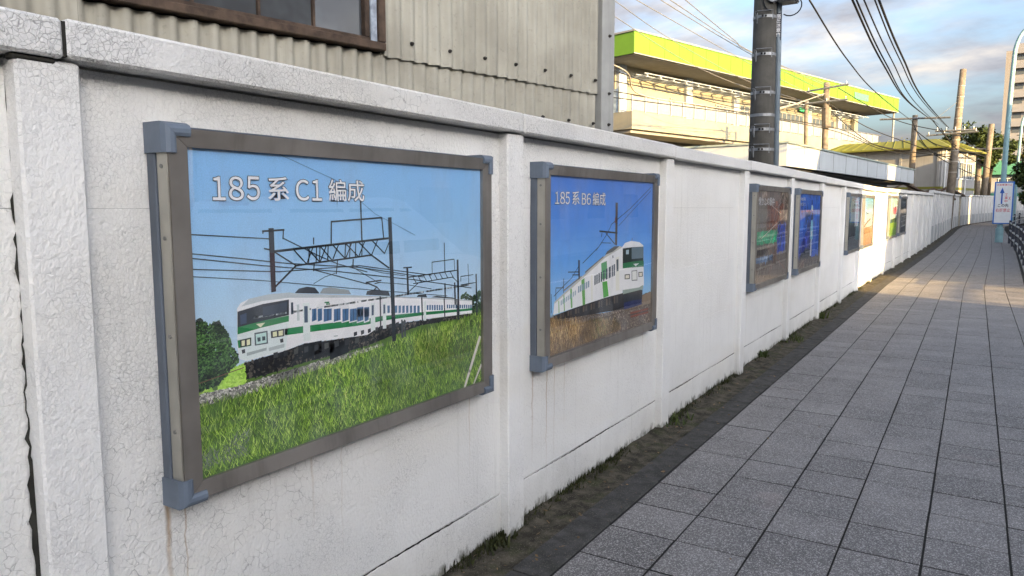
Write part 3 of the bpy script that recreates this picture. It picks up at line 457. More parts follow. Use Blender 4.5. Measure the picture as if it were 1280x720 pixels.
M['acrylic'] = glassy('acrylic_cover', dust=.10)
def text_mesh(txt, off=0.0):
    cu = bpy.data.curves.new('lettering', 'FONT'); cu.body = txt; cu.fill_mode = 'FRONT'; cu.offset = off; cu.resolution_u = 4
    ob = bpy.data.objects.new('lettering', cu); COL.objects.link(ob); dg = bpy.context.evaluated_depsgraph_get(); e = ob.evaluated_get(dg); me = e.to_mesh()
    v = [tuple(q.co) for q in me.vertices]; f = [tuple(p.vertices) for p in me.polygons]; e.to_mesh_clear(); bpy.data.objects.remove(ob); bpy.data.curves.remove(cu)
    return v, f
def lettering(items, mat_dark, mat_light, parent, name='lettering', swap=False, out=.030, body=.008):
    "items: (text,u0,v1,u1,v0) in mm on the parent print plane"
    for ly, (off, mt) in enumerate(((out, mat_dark), (body, mat_light))):
        if mt is None: continue
        for (tx, u0, v1, u1, v0) in items:
            b, _ = text_mesh(tx, 0); v, f = text_mesh(tx, off)
            xs = [q[0] for q in b]; yy = [q[1] for q in b]; x0, x1, y0, y1 = min(xs), max(xs), min(yy), max(yy)
            V = [(.0036 + ly * .0003, (u0 + (q[0] - x0) / (x1 - x0) * (u1 - u0)) / 1000, (v0 + (q[1] - y0) / (y1 - y0) * (v1 - v0)) / 1000) for q in v]
            me = bpy.data.meshes.new(name); me.from_pydata(V, [], f); me.materials.append(mt); link(name + ('_outline' if ly == 0 else ''), me, parent)
M['white_ink'] = basic('white_ink', (.82, .83, .85), .5, .03); M['dark_ink'] = basic('dark_ink', (.02, .022, .035), .5, .05); M['red_ink'] = basic('red_ink', (.60, .05, .06), .5, .05); M['blue_ink'] = basic('blue_ink', (.02, .10, .45), .5, .05); M['pink_ink'] = basic('pink_ink', (.75, .22, .33), .5, .05)
# ---- display frames
M['steel'] = basic('brushed_steel', '#9a948d', .36, .25, 3, metal=.65, streak=.35); M['alu'] = basic('aluminium_side', '#b3b0a6', .45, .15, 5, metal=.6, streak=.2); M['rail'] = basic('grey_rail', '#59616c', .55, .15, 6); M['cap'] = basic('grey_corner_plastic', '#66717f', .5, .14, 9, bump=.1); M['screw'] = basic('screw_head', '#8c8c8a', .35, .1, 30, metal=.9); M['back'] = basic('board_back', '#4b4d50', .7)
FW_, FH_ = 1.46, .985; BW = .066; BT = .055
def frame_parts():
    W_, H_ = FW_, FH_
    d = {}
    o = .010
    def member(pts, x0, x1, tilt):
        # mitred strip: pts = outer a, outer b, inner b, inner a
        m = MB(); a, b, c, e = pts; i = 0
        m.v = [(x0,) + a, (x0,) + b, (x0,) + c, (x0,) + e, (x1,) + a, (x1,) + b, (x1 - tilt,) + c, (x1 - tilt,) + e]; m.f = [(0, 3, 2, 1), (4, 5, 6, 7), (0, 1, 5, 4), (1, 2, 6, 5), (2, 3, 7, 6), (3, 0, 4, 7)]; return m
    g = .0006
    A_, B_, C_, D_ = (o, o), (W_ - o, o), (W_ - o, H_ - o), (o, H_ - o); a_, b_, c_, d_ = (BW, BT), (W_ - BW, BT), (W_ - BW, H_ - BT), (BW, H_ - BT)
    d['frame_bar'] = [member(q, .034, .080, .006).mesh('frame_bar', M['steel']) for q in (((o + g, o), (W_ - o - g, o), (W_ - BW - g, BT), (BW + g, BT)), ((W_ - o, o + g), (W_ - o, H_ - o - g), (W_ - BW, H_ - BT - g), (W_ - BW, BT + g)), ((W_ - o - g, H_ - o), (o + g, H_ - o), (BW + g, H_ - BT), (W_ - BW - g, H_ - BT)), ((o, H_ - o - g), (o, o + g), (BW, BT + g), (BW, H_ - BT - g)))]
    d['side_strip'] = [MB().box(.036, .076, q, q + .0035, .05, H_ - .05).mesh('side_strip', M['alu']) for q in (o - .0045, W_ - o + .001)]
    d['back_rail'] = [MB().box(0, .0335, 0, .05, 0, H_, .003).mesh('back_rail', M['rail']), MB().box(0, .0335, W_ - .05, W_, 0, H_, .003).mesh('back_rail', M['rail']), MB().box(0, .0335, .051, W_ - .051, 0, .05, .003).mesh('back_rail', M['rail']), MB().box(0, .0335, .051, W_ - .051, H_ - .05, H_, .003).mesh('back_rail', M['rail'])]
    d['back_board'] = [MB().box(.030, .0605, .052, W_ - .052, .052, H_ - .052).mesh('back_board', M['back'])]
    caps = []
    for sy in (0, 1):
        for sz in (0, 1):
            m = MB(); L1, L2, wd, e = .072, .070, .030, -.004
            def arm(p):  # p: profile along x (rounded), list of (x, inward)
                pass
            prof = [(.0, e), (.070, e), (.083, e + .006), (.088, e + .016), (.088, wd - .008), (.084, wd), (.0, wd)]
            def put(pts): return [(x, (W_ - y if sy else y), (H_ - z if sz else z)) for x, y, z in pts]
            n = len(prof); i = len(m.v)
            # vertical arm: mitred at the corner
            m.v += put([(x, q, q) for x, q in prof]) + put([(x, q, L1) for x, q in prof])
            m.f += [tuple(range(i, i + n)), tuple(range(i + n, i + 2 * n))] + [(i + k, i + (k + 1) % n, i + n + (k + 1) % n, i + n + k) for k in range(n)]
            i = len(m.v)
            m.v += put([(x * .995, q + .001, q) for x, q in prof]) + put([(x * .995, L2, q) for x, q in prof])
            m.f += [tuple(range(i, i + n)), tuple(range(i + n, i + 2 * n))] + [(i + k, i + (k + 1) % n, i + n + (k + 1) % n, i + n + k) for k in range(n)]
            caps.append(m.mesh('corner_cap', M['cap']))
    d['corner_cap'] = caps
    sm = []
    for z in (.2, .45, .70, .88):
        m = MB(); m.tube([(.055, o - .0045, z), (.055, o - .0075, z)], .0055, 8); sm.append(m.mesh('screw', M['screw']))
    d['screw'] = sm
    d['cover_pane'] = [MB().face([(.0705, BW - .004, BT - .004), (.0705, W_ - BW + .004, BT - .004), (.0705, W_ - BW + .004, H_ - BT + .004), (.0705, BW - .004, H_ - BT + .004)]).mesh('cover_pane', M['acrylic'], fix=False)]
    return d
FP = frame_parts()
PW_, PH_ = int((FW_ - 2 * BW) * 1000), int((FH_ - 2 * BT) * 1000)
def display(y0, z0, label):
    x = wx(y0 + .7); root = empty('poster_display', (x, y0, z0 + gz(y0 + .7)), -math.atan2(wx(y0 + 1.4) - wx(y0), 1.4), label, 'poster frame', 'framed posters along the wall')
    for nm, ms in FP.items():
        for me in ms: link(nm, me, root)
    return root
PX0 = .0612
def fit(pts, sw=1320, sh=885): return [(u * PW_ / sw, v * PH_ / sh) for u, v in pts]
def art(pr, ops, sw):
    for o in ops:
        if o[0] == 'p': pr.poly(fit(o[3], sw), o[2], o[1])
        else: pr.line(fit(o[4], sw), o[3], o[2], o[1])
d1 = display(1.108, .725, 'nearest and largest framed poster, green-striped train passing tall green grass')
pr = Print(PW_, PH_)
pr.grad([(-5, '#b7cbdf'), (330, '#b3c9df'), (480, '#9fc0e0'), (650, '#86b3e0'), (PH_ + 5, '#7aabdd')], -5, PW_ + 5, 0, .012, 3)
pr.poly(fit([(-10, 250), (1330, 330), (1330, -10), (-10, -10)]), '#4f6b2c', 1)
pr.scatter(fit(FARGRASS_C1), 260, ['#7fa33a', '#8eb04a', '#6d8f33'], 2, 9, 4, 'leaf', layers=1)
pr.poly(fit([(-10, 240), (0, 330), (60, 345), (120, 290), (100, 255), (20, 235)]), '#1d3318', 2)
pr.scatter(fit(TREE_C1), 2600, ['#2c4a22', '#3b5f2a', '#22391d', '#4a7034', '#131f14', '#5d8442', '#0e170f'], 2.5, 6, 5, 'leaf', layers=1.2, patch=40)
pr.scatter(fit(TREE2_C1), 240, ['#2f4a2c', '#3d5a35', '#22361f'], 2, 8, 6, 'leaf', layers=1)
art(pr, PRINT_C1, 1320)
UND = fit(PRINT_C1[1][3])
pr.scatter(UND, 900, ['#17181a', '#0c0d0e', '#3c3a37', '#5a544c', '#2a2724', '#6d665c', '#1f2326'], 5.2, 6, 61, 'leaf', layers=.6, patch=60)
for i in range(260): u_ = rz.uniform(180, 1240); pr.poly(fit([(u_, 420), (u_ + rz.uniform(2, 14), 420), (u_ + 6, 414), (u_ - 2, 415)]), rz.choice(['#8d9698', '#c3cacb', '#6f777a']), 8.7)
pr.scatter(fit(BALLAST_C1), 1500, ['#8f8d86', '#a9a69e', '#67655f', '#c4c0b6', '#4e4c48'], 4.5, 4.5, 7, 'leaf', layers=.8)
pr.poly(fit(GRASS_C1), '#4a6a22', 8.5)
pr.scatter(fit(GRASS_C1), 11000, ['#6b8f2c', '#86aa38', '#9fc248', '#55772a', '#b5cf66', '#38541a', '#78a038', '#263c18'], 9, 19, 8, 'blade', lean=.8, layers=4, patch=95)
pr.scatter(fit([(880, 250), (1320, 290), (1320, 120), (1100, 90), (900, 160)]), 900, ['#8d9c4c', '#a6b062', '#7d8f40', '#6f8237'], 13.2, 17, 18, 'blade', layers=1, patch=80)
pr.scatter(fit([(0, 60), (160, 90), (150, 20), (0, 20)]), 160, ['#b9cfae', '#9fc08f', '#cfdcc8'], 13.4, 20, 28, 'blade', lean=1.4, layers=.5)
pr.line(fit([(1200, -5), (1235, 60), (1310, 190)]), 16, '#c9c4b8', 15); pr.line(fit([(1262, -5), (1318, 70)]), 12, '#bdb8ac', 15)
pr.line(fit([(0, 262), (150, 280)]), 2.5, '#6b4a3a', 15)
p1 = pr.build('print', d1, PX0, BW, BT)
lettering([(t, u0 * PW_ / 1320, v1 * PH_ / 885, u1 * PW_ / 1320, v0 * PH_ / 885) for t, u0, v1, u1, v0 in TEXT_C1], M['dark_ink'], M['white_ink'], p1)
d2 = display(3.005, .725, 'framed poster with a low-angle cream and green train above dry brown grass')
pr = Print(PW_, PH_)
pr.grad([(-5, '#8fbbe6'), (200, '#86b6e6'), (420, '#5f9adb'), (650, '#4a80cc'), (PH_ + 5, '#4270c0')], -5, PW_ + 5, 0, .02, 5)
pr.scatter([(980, 120), (1320, 120), (1320, 190), (1100, 180)], 200, ['#7a6a58', '#8d7a62', '#5d5348'], 2, 12, 9, 'leaf', layers=1)
art(pr, PRINT_B6, 1310)
pr.scatter(fit([(0, 197), (640, 142), (900, 130), (1310, 122), (1310, 0), (400, 0), (0, 160)], 1310), 2200, ['#6e6256', '#857868', '#54493f', '#978a7a'], 4.5, 6, 10, 'leaf', layers=.5)
pr.poly([(-10, -10), (-10, 150), (300, 150), (1330, 125), (1330, -10)], '#5f5347', 2.6); pr.poly(fit(GRASS_B6, 1310), '#6b5436', 11); pr.scatter(fit(GRASS_B6, 1310), 2600, ['#8a6c44', '#a58556', '#6b5030', '#b99a6a', '#57412a', '#7d6a3c'], 12, 26, 11, 'blade', layers=3)
pr.scatter(fit([(480, 120), (800, 95), (850, 20), (480, 10)], 1310), 300, ['#6f7a3c', '#5d6a33'], 15.2, 18, 12, 'blade', layers=1)
p2 = pr.build('print', d2, PX0, BW, BT)
lettering([(t, u0 * PW_ / 1310, v1 * PH_ / 885, u1 * PW_ / 1310, v0 * PH_ / 885) for t, u0, v1, u1, v0 in TEXT_B6], M['dark_ink'], M['white_ink'], p2, out=.018, body=.002)
def bay(k): return PY0 + PS * k + (PS - FW_) / 2
def mix_art(pr, seed, bgcol, blobs, n):
    pr.poly([(-5, -5), (PW_ + 5, -5), (PW_ + 5, PH_ + 5), (-5, PH_ + 5)], bgcol, 0)
    for i, (poly, cols, L, size, kind, num) in enumerate(blobs):
        q = [(u * PW_, v * PH_) for u, v in poly]; pr.poly(q, cols[0], L); pr.scatter(q, num, cols, L + .5, size, seed + i, kind, layers=.8, patch=120)
rc = lambda a, b, c, d: [(a, b), (c, b), (c, d), (a, d)]
d3 = display(bay(3), .73, 'framed poster of a cluttered brown scene with a green crate, third from the left')
pr = Print(PW_, PH_)
mix_art(pr, 30, '#7d6f64', [(rc(0, .5, 1, 1), ['#6a564a', '#8b7868', '#54453c', '#a89888'], 1, 50, 'leaf', 260), (rc(.32, .42, .85, .86), ['#6b3420', '#8a4a2c', '#53281a', '#a05a34'], 3, 45, 'leaf', 160), (rc(0, .3, .35, .85), ['#6a6258', '#8b8378', '#a79e90', '#4e463e'], 3, 40, 'blade', 260), (rc(0, 0, 1, .36), ['#6a5f55', '#83776b', '#9b8f82', '#493f37'], 3, 60, 'blade', 380), (rc(.04, .42, .66, .56), ['#2f9a6a', '#3aae7a', '#27845a'], 6, 30, 'leaf', 60), (rc(.68, .3, .95, .62), ['#1e3fb0', '#2a58d6', '#182f80'], 6, 40, 'leaf', 60), (rc(.0, .22, .55, .28), ['#5b7390', '#7489a4'], 6, 30, 'leaf', 30)], 0)
for i in range(26): pr.line([(rz.uniform(0, PW_), rz.uniform(0, PH_)), (rz.uniform(0, PW_), rz.uniform(0, PH_))], rz.uniform(3, 8), rz.choice(['#a89d90', '#c8beb0', '#8b5a44', '#7a7f8a']), 9)
for i in range(14): pr.line([(60 + i * 38, PH_ * .45), (64 + i * 38, PH_ * .8)], 5, '#b5aca0', 9)
p3 = pr.build('print', d3, PX0, BW, BT)
lettering([('懐かしの駅弁', 60, 815, 700, 735)], M['dark_ink'], M['white_ink'], p3, out=.02, body=.004)
d4 = display(bay(4), .73, 'framed blue poster with a standing figure in pale blue, fourth from the left')
pr = Print(PW_, PH_)
mix_art(pr, 50, '#2a5cc0', [(rc(0, .5, 1, 1), ['#2a66d0', '#2f74dc', '#2456b4'], 1, 60, 'leaf', 120), ([(0, .12), (.2, .35), (.5, .62), (.7, .5), (.6, .12)], ['#1d2f96', '#2a3fae', '#182672'], 2, 50, 'leaf', 160), ([(.1, .1), (.15, .2), (.4, .25), (.65, .22), (.65, .1)], ['#101820', '#1c2630', '#2b3640'], 4, 40, 'leaf', 70), (rc(0, 0, 1, .11), ['#6a5c50', '#857668', '#4a4038'], 5, 50, 'leaf', 120)], 0)
pr.poly([(760, 120), (770, 330), (800, 330), (830, 330), (850, 330), (850, 120)], '#c4cbd8', 12); pr.poly([(740, 330), (730, 480), (760, 560), (850, 560), (900, 500), (900, 320)], '#7fc4e8', 13)
pr.poly([(770, 560), (760, 620), (800, 665), (850, 640), (860, 570)], '#252022', 14); pr.poly([(790, 360), (850, 360), (850, 430), (790, 430)], '#e3eef4', 14); pr.poly([(730, 690), (860, 670), (840, 740), (750, 750)], '#bcd8f0', 12)
for i in range(3): pr.line([(60 + i * 170, 0), (420 + i * 60, 110)], 9, ['#a08a7a', '#7a4a3a', '#c0b0a0'][i], 13)
p4 = pr.build('print', d4, PX0, BW, BT)
lettering([('185系', 70, 835, 350, 795), ('ありがとう', 70, 775, 350, 735)], None, M['white_ink'], p4)
lettering([('踊り子', 120, 680, 300, 655), ('新幹線リレー号', 400, 690, 860, 660)], None, M['pink_ink'], p4)
d5 = display(bay(6), .75, 'dark glossy framed poster with a white strip of pink writing, just before the sunlit patch')
pr = Print(PW_, PH_)
mix_art(pr, 70, '#24343f', [(rc(0, .5, 1, 1), ['#3c5a6e', '#2f4858', '#506a4a'], 1, 60, 'leaf', 140), (rc(0, 0, 1, .45), ['#1f2a30', '#2c3a40', '#44525a', '#15191c'], 1, 50, 'leaf', 200), (rc(.1, .7, .5, .95), ['#6f7a3a', '#55642c', '#8a8f58'], 2, 50, 'leaf', 60)], 0)
pr.poly([(760, 380), (1200, 380), (1200, 850), (760, 850)], '#c8d6ec', 6)
p5 = pr.build('print', d5, PX0, BW, BT)
lettering([('立', 880, 820, 1080, 720), ('入', 880, 700, 1080, 600), ('禁', 880, 590, 1080, 500), ('止', 880, 490, 1080, 400)], None, M['pink_ink'], p5)
d6 = display(bay(7), .75, 'sunlit framed poster of pale sky over brown railway tracks')
pr = Print(PW_, PH_); pr.grad([(-5, '#b58c5a'), (300, '#c9a878'), (330, '#d3e6ee'), (PH_ + 5, '#7db9dc')], -5, PW_ + 5, 0, .03, 7)
for i, c in enumerate(['#7a4a3a', '#8f5a44', '#6a4636', '#a87a54', '#5d3c30']): pr.line([(40 + i * 190, 360 - i * 14), (500 + i * 210, -5)], 34, c, 3)
pr.line([(0, 330), (500, 420), (980, 480)], 34, '#8a6a4a', 4); pr.line([(0, 300), (1330, 340)], 18, '#a07c4e', 4); pr.line([(250, 620), (420, 590), (620, 580)], 16, '#3c4a52', 4)
pr.scatter([(0, 0), (330, 0), (250, 260), (0, 300)], 260, ['#8a9a40', '#a8a24c', '#6f8030'], 4, 30, 14, 'blade'); pr.build('print', d6, PX0, BW, BT)
d7 = display(bay(9), .77, 'framed poster with bright green field and pink blossom at the end of the sunlit patch')
pr = Print(PW_, PH_); pr.grad([(-5, '#7ea83a'), (300, '#93bb45'), (310, '#6a8a5a'), (420, '#c2d8e2'), (PH_ + 5, '#a9d0e6')], -5, PW_ + 5, 0, .03, 9)
pr.scatter([(600, 520), (1250, 520), (1250, 660), (600, 640)], 160, ['#e0607a', '#f08aa0', '#d04a68'], 4, 40, 15, 'leaf'); pr.poly([(200, 300), (1300, 330), (1300, 420), (200, 380)], '#3d5a34', 3); pr.scatter([(0, 0), (PW_, 0), (PW_, 300), (0, 280)], 500, ['#8fc040', '#a9d050', '#6f9a30'], 4, 40, 16, 'blade'); pr.build('print', d7, PX0, BW, BT)
d8 = display(bay(10), .77, 'last framed poster on the straight wall, dull dark grey')
pr = Print(PW_, PH_); mix_art(pr, 90, '#50565c', [(rc(0, 0, 1, .5), ['#5a6066', '#474c52', '#6a7076'], 1, 60, 'leaf', 120), (rc(0, .55, 1, 1), ['#6a737c', '#59626a', '#78818a'], 1, 60, 'leaf', 120)], 0); pr.line([(0, 470), (PW_, 450)], 22, '#2a2d30', 4); pr.build('print', d8, PX0, BW, BT)
# ------------------------------------------------------------------ corrugated shed behind the wall
def slate_mat():
    t = NT('corrugated_slate'); p = t.pos(); c = t.mix(t.smooth(t.noise(p, 3, 5), .3, .7), (.31, .295, .245), (.41, .395, .335))
    s = t.smooth(t.noise(t.scaled(p, (7, 7, .5)), 3, 5, .6), .45, .75); c = t.mix(t.math('MULTIPLY', s, .45), c, (.22, .21, .18)); c = t.mix(t.math('MULTIPLY', t.smooth(t.noise(p, 45, 4), .58, .75), .3), c, (.18, .17, .14))
    t.bump(t.noise(p, 120, 3), .2, .003); return t.fin(c, .8, spec=.25)
M['slate'] = slate_mat(); M['oldwood'] = basic('weathered_wood', (.075, .05, .035), .85, .5, 14, bump=.5, bscale=60, streak=.4); M['paleframe'] = basic('peeling_blue_paint', (.30, .34, .40), .7, .35, 25); M['trim'] = basic('corner_trim', (.33, .335, .32), .6, .15, 4, streak=.3); M['bolt'] = basic('rusty_bolt', (.035, .03, .026), .8, .3, 50); M['dark'] = basic('near_black', (.02, .02, .02), .9)
def window_glass(name, col=(.10, .12, .14), rough=.06):
    t = NT(name); p = t.pos(); c = t.mix(t.smooth(t.noise(p, 4, 3), .4, .7), col, tuple(v * 1.6 for v in col)); t.bump(t.noise(p, 3, 2), .08, .01); return t.fin(c, rough, spec=.9)
M['oldglass'] = window_glass('old_window_glass', (.05, .055, .06), .03); M['glass'] = window_glass('dark_window_glass', (.06, .075, .085), .08); M['paleglass'] = window_glass('pale_window_glass', (.25, .30, .34), .15)
TH = R(12); sa = math.atan2(math.cos(TH), math.sin(TH))
shed = empty('corrugated_shed', (-.35, 4.63, 0), sa, 'grey corrugated cement-board shed with old timber window rising behind the wall', 'shed')
# local: x = along facade (corner at 0, negative toward the camera), -y = toward street
PIT = .0845
def sheet(name, s0, s1, z0, z1, off, amp=.013, ph=0, cut=None):
    m = MB(); n = int((s1 - s0) / PIT * 12) + 1; zs = [z0, (z0 + z1) / 2, z1]
    for i in range(n + 1):
        s = s0 + (s1 - s0) * i / n; w_ = math.sin(2 * math.pi * (s + ph) / PIT); d = amp * (abs(w_) ** .8) * (1 if w_ > 0 else -1) - off
        for z in zs:
            m.v.append((s, -d - 2 * 0 if False else -(d), z))
    for i in range(n):
        for j in range(2): a = i * 3 + j; m.f.append((a, a + 3, a + 4, a + 1))
    return m.build(name, M['slate'], shed, smooth=True, fix=False)
e_ = .0
sheet('corrugated_sheet', -6.6, -3.19, 1.0, 2.50, .016); sheet('corrugated_sheet', -3.19, -1.85, 1.0, 2.254, .014); sheet('corrugated_sheet', -1.853, -.105, 1.0, 2.29, .018)
for a, b in ((-1.845, -1.575), (-1.60, -.80), (-.82, -.105)): sheet('corrugated_sheet', a, b, 2.243, 3.25, .002 if a != -1.60 else -.002)
sheet('corrugated_sheet', -6.6, -3.19, 2.4, 3.2, .004)
sheet('corrugated_sheet', -3.2, -1.84, 2.95, 3.25, .006)
MB().box(-.125, .01, -.035, .045, .9, 3.3, .004).build('corner_trim', M['trim'], shed); MB().box(-.03, .012, .046, 4, .9, 3.3).build('end_wall', M['trim'], shed); MB().box(-6.6, -.03, .05, .09, .9, 2.30).build('dark_backing', M['dark'], shed)  # near-black sheet behind the boards stands in for shade below the sill
bm_ = MB().tube([(0, 0, 0), (0, -.007, 0)], .010, 10).tube([(0, -.007, 0), (0, -.016, 0)], .006, 6).mesh('bolt', M['bolt'])
for s in (-1.676, -1.422, -1.165, -.917, -.662, -.418, -.17): link('bolt', bm_, shed, (s, -.012, 2.325))
for s in (-1.18, -.917, -.671, -.425, -.175): link('bolt', bm_, shed, (s, -.002, 2.05))
for z in (2.25, 2.62, 2.05): link('bolt', bm_, shed, (-.05, -.035, z))
wi = MB().box(-3.18, -1.845, -.032, .03, 2.262, 2.300, .004).build('window_sill', M['oldwood'], shed)
MB().box(-3.18, -1.86, -.012, .028, 2.302, 2.318, .002).build('lower_rail', M['oldwood'], shed); MB().box(-1.885, -1.845, -.030, .03, 2.302, 3.0, .003).build('window_jamb', M['oldwood'], shed); MB().box(-1.925, -1.888, -.018, .03, 2.30, 3.0, .003).build('window_jamb', M['paleframe'], shed); MB().box(-1.955, -1.928, -.014, .03, 2.318, 3.0, .003).build('window_jamb', M['oldwood'], shed)
ws = [-3.17, -2.775, -2.49, -2.225, -1.956]
for a, b in zip(ws, ws[1:]):
    MB().box(a + .004, b - .004, .012, .016, 2.316, 2.98).build('pane', M['oldglass'], shed)
    if b < -1.96: MB().box(b - .006, b + .006, -.004, .022, 2.318, 2.98).build('glazing_bar', M['oldwood'], shed)
MB().box(-3.18, -1.85, -.02, .03, 2.98, 3.03).build('window_head', M['oldwood'], shed)
MB().box(-1.84, -.13, .06, .10, 2.2, 3.3).build('dark_backing', M['dark'], shed)
MB().prism([(-.22, 2.985), (-.22, 3.03), (0, 3.12), (3, 4.0), (3, 3.9), (-.05, 2.995)], 0, .02, .52).build('eave', M['dark'], shed)
MB().box(-6.6, .02, -.2, 3.5, 3.26, 3.34).build('roof', M['slate'], shed)

# ------------------------------------------------------------------ generic building helpers
def win(parent, x0, x1, z0, z1, y, fr=.06, nx=2, fmat=None, gmat=None, face=-1):
    "window in the local facade plane y, facing -y"
    fm = fmat or M['whiteframe']; m = MB(); d0, d1 = (y - .05, y + .05)
    m.box(x0, x1, d0, d1, z0, z0 + fr).box(x0, x1, d0, d1, z1 - fr, z1).box(x0, x0 + fr, d0, d1, z0 + fr, z1 - fr).box(x1 - fr, x1, d0, d1, z0 + fr, z1 - fr)
    for i in range(1, nx): xm = x0 + (x1 - x0) * i / nx; m.box(xm - fr * .4, xm + fr * .4, d0 + .01, d1, z0 + fr, z1 - fr)
    w = m.build('window', fm, parent); MB().box(x0 + fr, x1 - fr, y - .02, y + .02, z0 + fr, z1 - fr).build('pane', gmat or M['glass'], w); return w
M['whiteframe'] = basic('white_frame', (.70, .72, .72), .5, .08); M['cream'] = basic('cream_render', (.27, .255, .195), .8, .08, 1.2, streak=.1); M['lime'] = basic('lime_green_fascia', (.125, .265, .022), .55, .05, 2); M['soffit'] = basic('soffit', (.27, .255, .22), .8, .1, 2); M['greycol'] = basic('grey_column', (.34, .38, .42), .7, .1); M['panelwhite'] = basic('railing_panel', (.25, .26, .255), .6, .08)
M['olive'] = basic('olive_roof', (.17, .175, .03), .5, .12, 1.5); M['whitewall'] = basic('white_render', (.31, .31, .31), .8, .08, 1.0, streak=.2); M['fasciawhite'] = basic('white_metal_fascia', (.46, .50, .53), .5, .06, 1.5, streak=.1)
M['concrete_pole'] = basic('concrete_pole', (.068, .064, .055), .85, .25, 6, bump=.25, streak=.4); M['darkpole'] = basic('old_pole', (.20, .165, .125), .85, .3, 5, streak=.4); M['galv'] = basic('galvanised_steel', (.26, .27, .28), .45, .2, 12, metal=.6); M['conduit'] = basic('blue_grey_conduit', (.16, .20, .235), .6, .15, 6, streak=.2); M['wire'] = basic('black_cable', (.012, .012, .013), .6, .1); M['greywire'] = basic('grey_cable', (.16, .16, .16), .6, .1); M['palewire'] = basic('pale_cable', (.35, .32, .27), .6, .1)

# school with lime fascia
SA = math.atan2(.965, .263)
sch = empty('school_building', (-15.6, 41.2, 0), SA, 'cream school building with a bright lime green roof fascia', 'building')
L = 40.3; DEP = 15
MB().box(0, L, 0, DEP, 10.46, 11.70).build('fascia', M['lime'], sch); MB().box(-.06, L + .06, -.06, DEP + .06, 11.702, 11.80).build('roof_edge', M['panelwhite'], sch); MB().box(.12, L - .12, .12, DEP - .2, 10.40, 10.455).build('soffit', M['soffit'], sch)
MB().box(-.02, L + .02, -.03, .0, 10.44, 10.50).build('drip_edge', M['panelwhite'], sch)
for i in range(1, 27): MB().box(i * 1.5 - .012, i * 1.5 + .012, -.012, .0, 10.52, 11.69).build('fascia_seam', M['lime'], sch)
MB().box(1.6, L - 3.5, 2.7, DEP - 1, 5.2, 10.40).build('upper_wall', M['cream'], sch)
MB().box(.1, L - 3, .15, DEP, 6.15, 7.18).build('balcony_parapet', M['cream'], sch); MB().box(.3, L - 3.2, .4, DEP, 5.95, 6.145).build('balcony_slab', M['soffit'], sch)
MB().box(2.0, L - 4, 3.4, DEP - 1, 0, 5.94).build('lower_wall', M['cream'], sch)
xr = .2
while xr < L - 4.5:
    MB().box(xr + .05, xr + 1.2, .25, .29, 7.26, 8.05).build('railing_panel', M['panelwhite'], sch); MB().box(xr - .03, xr + .03, .22, .32, 7.181, 8.1).build('railing_post', M['greycol'], sch); xr += 1.3
MB().tube([(.2, .27, 8.13), (L - 3.2, .27, 8.13)], .04, 6).build('handrail', M['galv'], sch)
for xc in (1.7, 9.0, 15.2, 21.0, 27.0, 33.0): MB().box(xc, xc + .75, 2.45, 2.698, 6.2, 10.39).build('column', M['greycol'], sch)
for (a, b, z0, z1, n) in ((7.4, 8.0, 7.7, 8.9, 1), (13.0, 15.0, 8.4, 9.0, 4), (16.3, 20.6, 7.4, 9.3, 6), (22.2, 26.6, 7.4, 9.3, 6), (28.2, 32.6, 7.4, 9.3, 6), (10.2, 12.2, 8.2, 8.6, 3), (34.0, 36.2, 7.4, 9.3, 3)): win(sch, a, b, z0, z1, 2.68, .09, n, M['soffit'])
MB().box(16.3, 20.6, 2.50, 2.56, 8.2, 8.42).build('sun_shade', M['soffit'], sch); MB().box(22.2, 26.6, 2.5, 2.56, 8.2, 8.42).build('sun_shade', M['soffit'], sch)
for i in range(24): MB().box(2.6 + i * 1.4, 2.72 + i * 1.4, 1.0, 2.69, 9.60, 9.68).build('laundry_bracket', M['greycol'], sch)
MB().tube([(2.4, 1.05, 9.75), (L - 4.2, 1.05, 9.75)], .035, 6).build('laundry_pole', M['greycol'], sch); MB().tube([(2.4, 1.7, 9.75), (L - 4.2, 1.7, 9.75)], .03, 6).build('laundry_pole', M['greycol'], sch)
MB().box(30.3, 33.2, -.035, -.013, 10.8, 11.35).build('roof_plate', basic('green_plate', (.10, .42, .18), .5), sch); MB().box(25.5, 27.2, 2.44, 2.49, 9.55, 9.85).build('green_sign', basic('green_sign', (.05, .45, .22), .5), sch)
MB().tube([(L - .3, .3, 6), (L - .3, .3, 10.4)], .09, 8).build('end_post', M['panelwhite'], sch); MB().box(L - 4.2, L - 3.45, 2.3, 2.6, 6.2, 10.39).build('end_column', M['cream'], sch)
# glazed end of the balcony
for yy in (1.2, 2.6, 4.0, 5.4): win(sch, 0, 0, 0, 0, 0) if False else MB().box(.14, .20, yy, yy + 1.25, 7.2, 8.6).build('end_screen', M['paleglass'], sch); MB().box(.10, .24, yy - .06, yy, 7.2, 8.7).build('screen_post', M['panelwhite'], sch)
MB().box(1.4, 1.598, 2.9, 9, 7.1, 10.39).build('end_wall_panel', M['whitewall'], sch)
for i in range(3): w_ = MB().box(1.30, 1.39, 3.2 + i * 2, 4.9 + i * 2, 7.5, 9.6).build('end_window', M['glass'], sch)

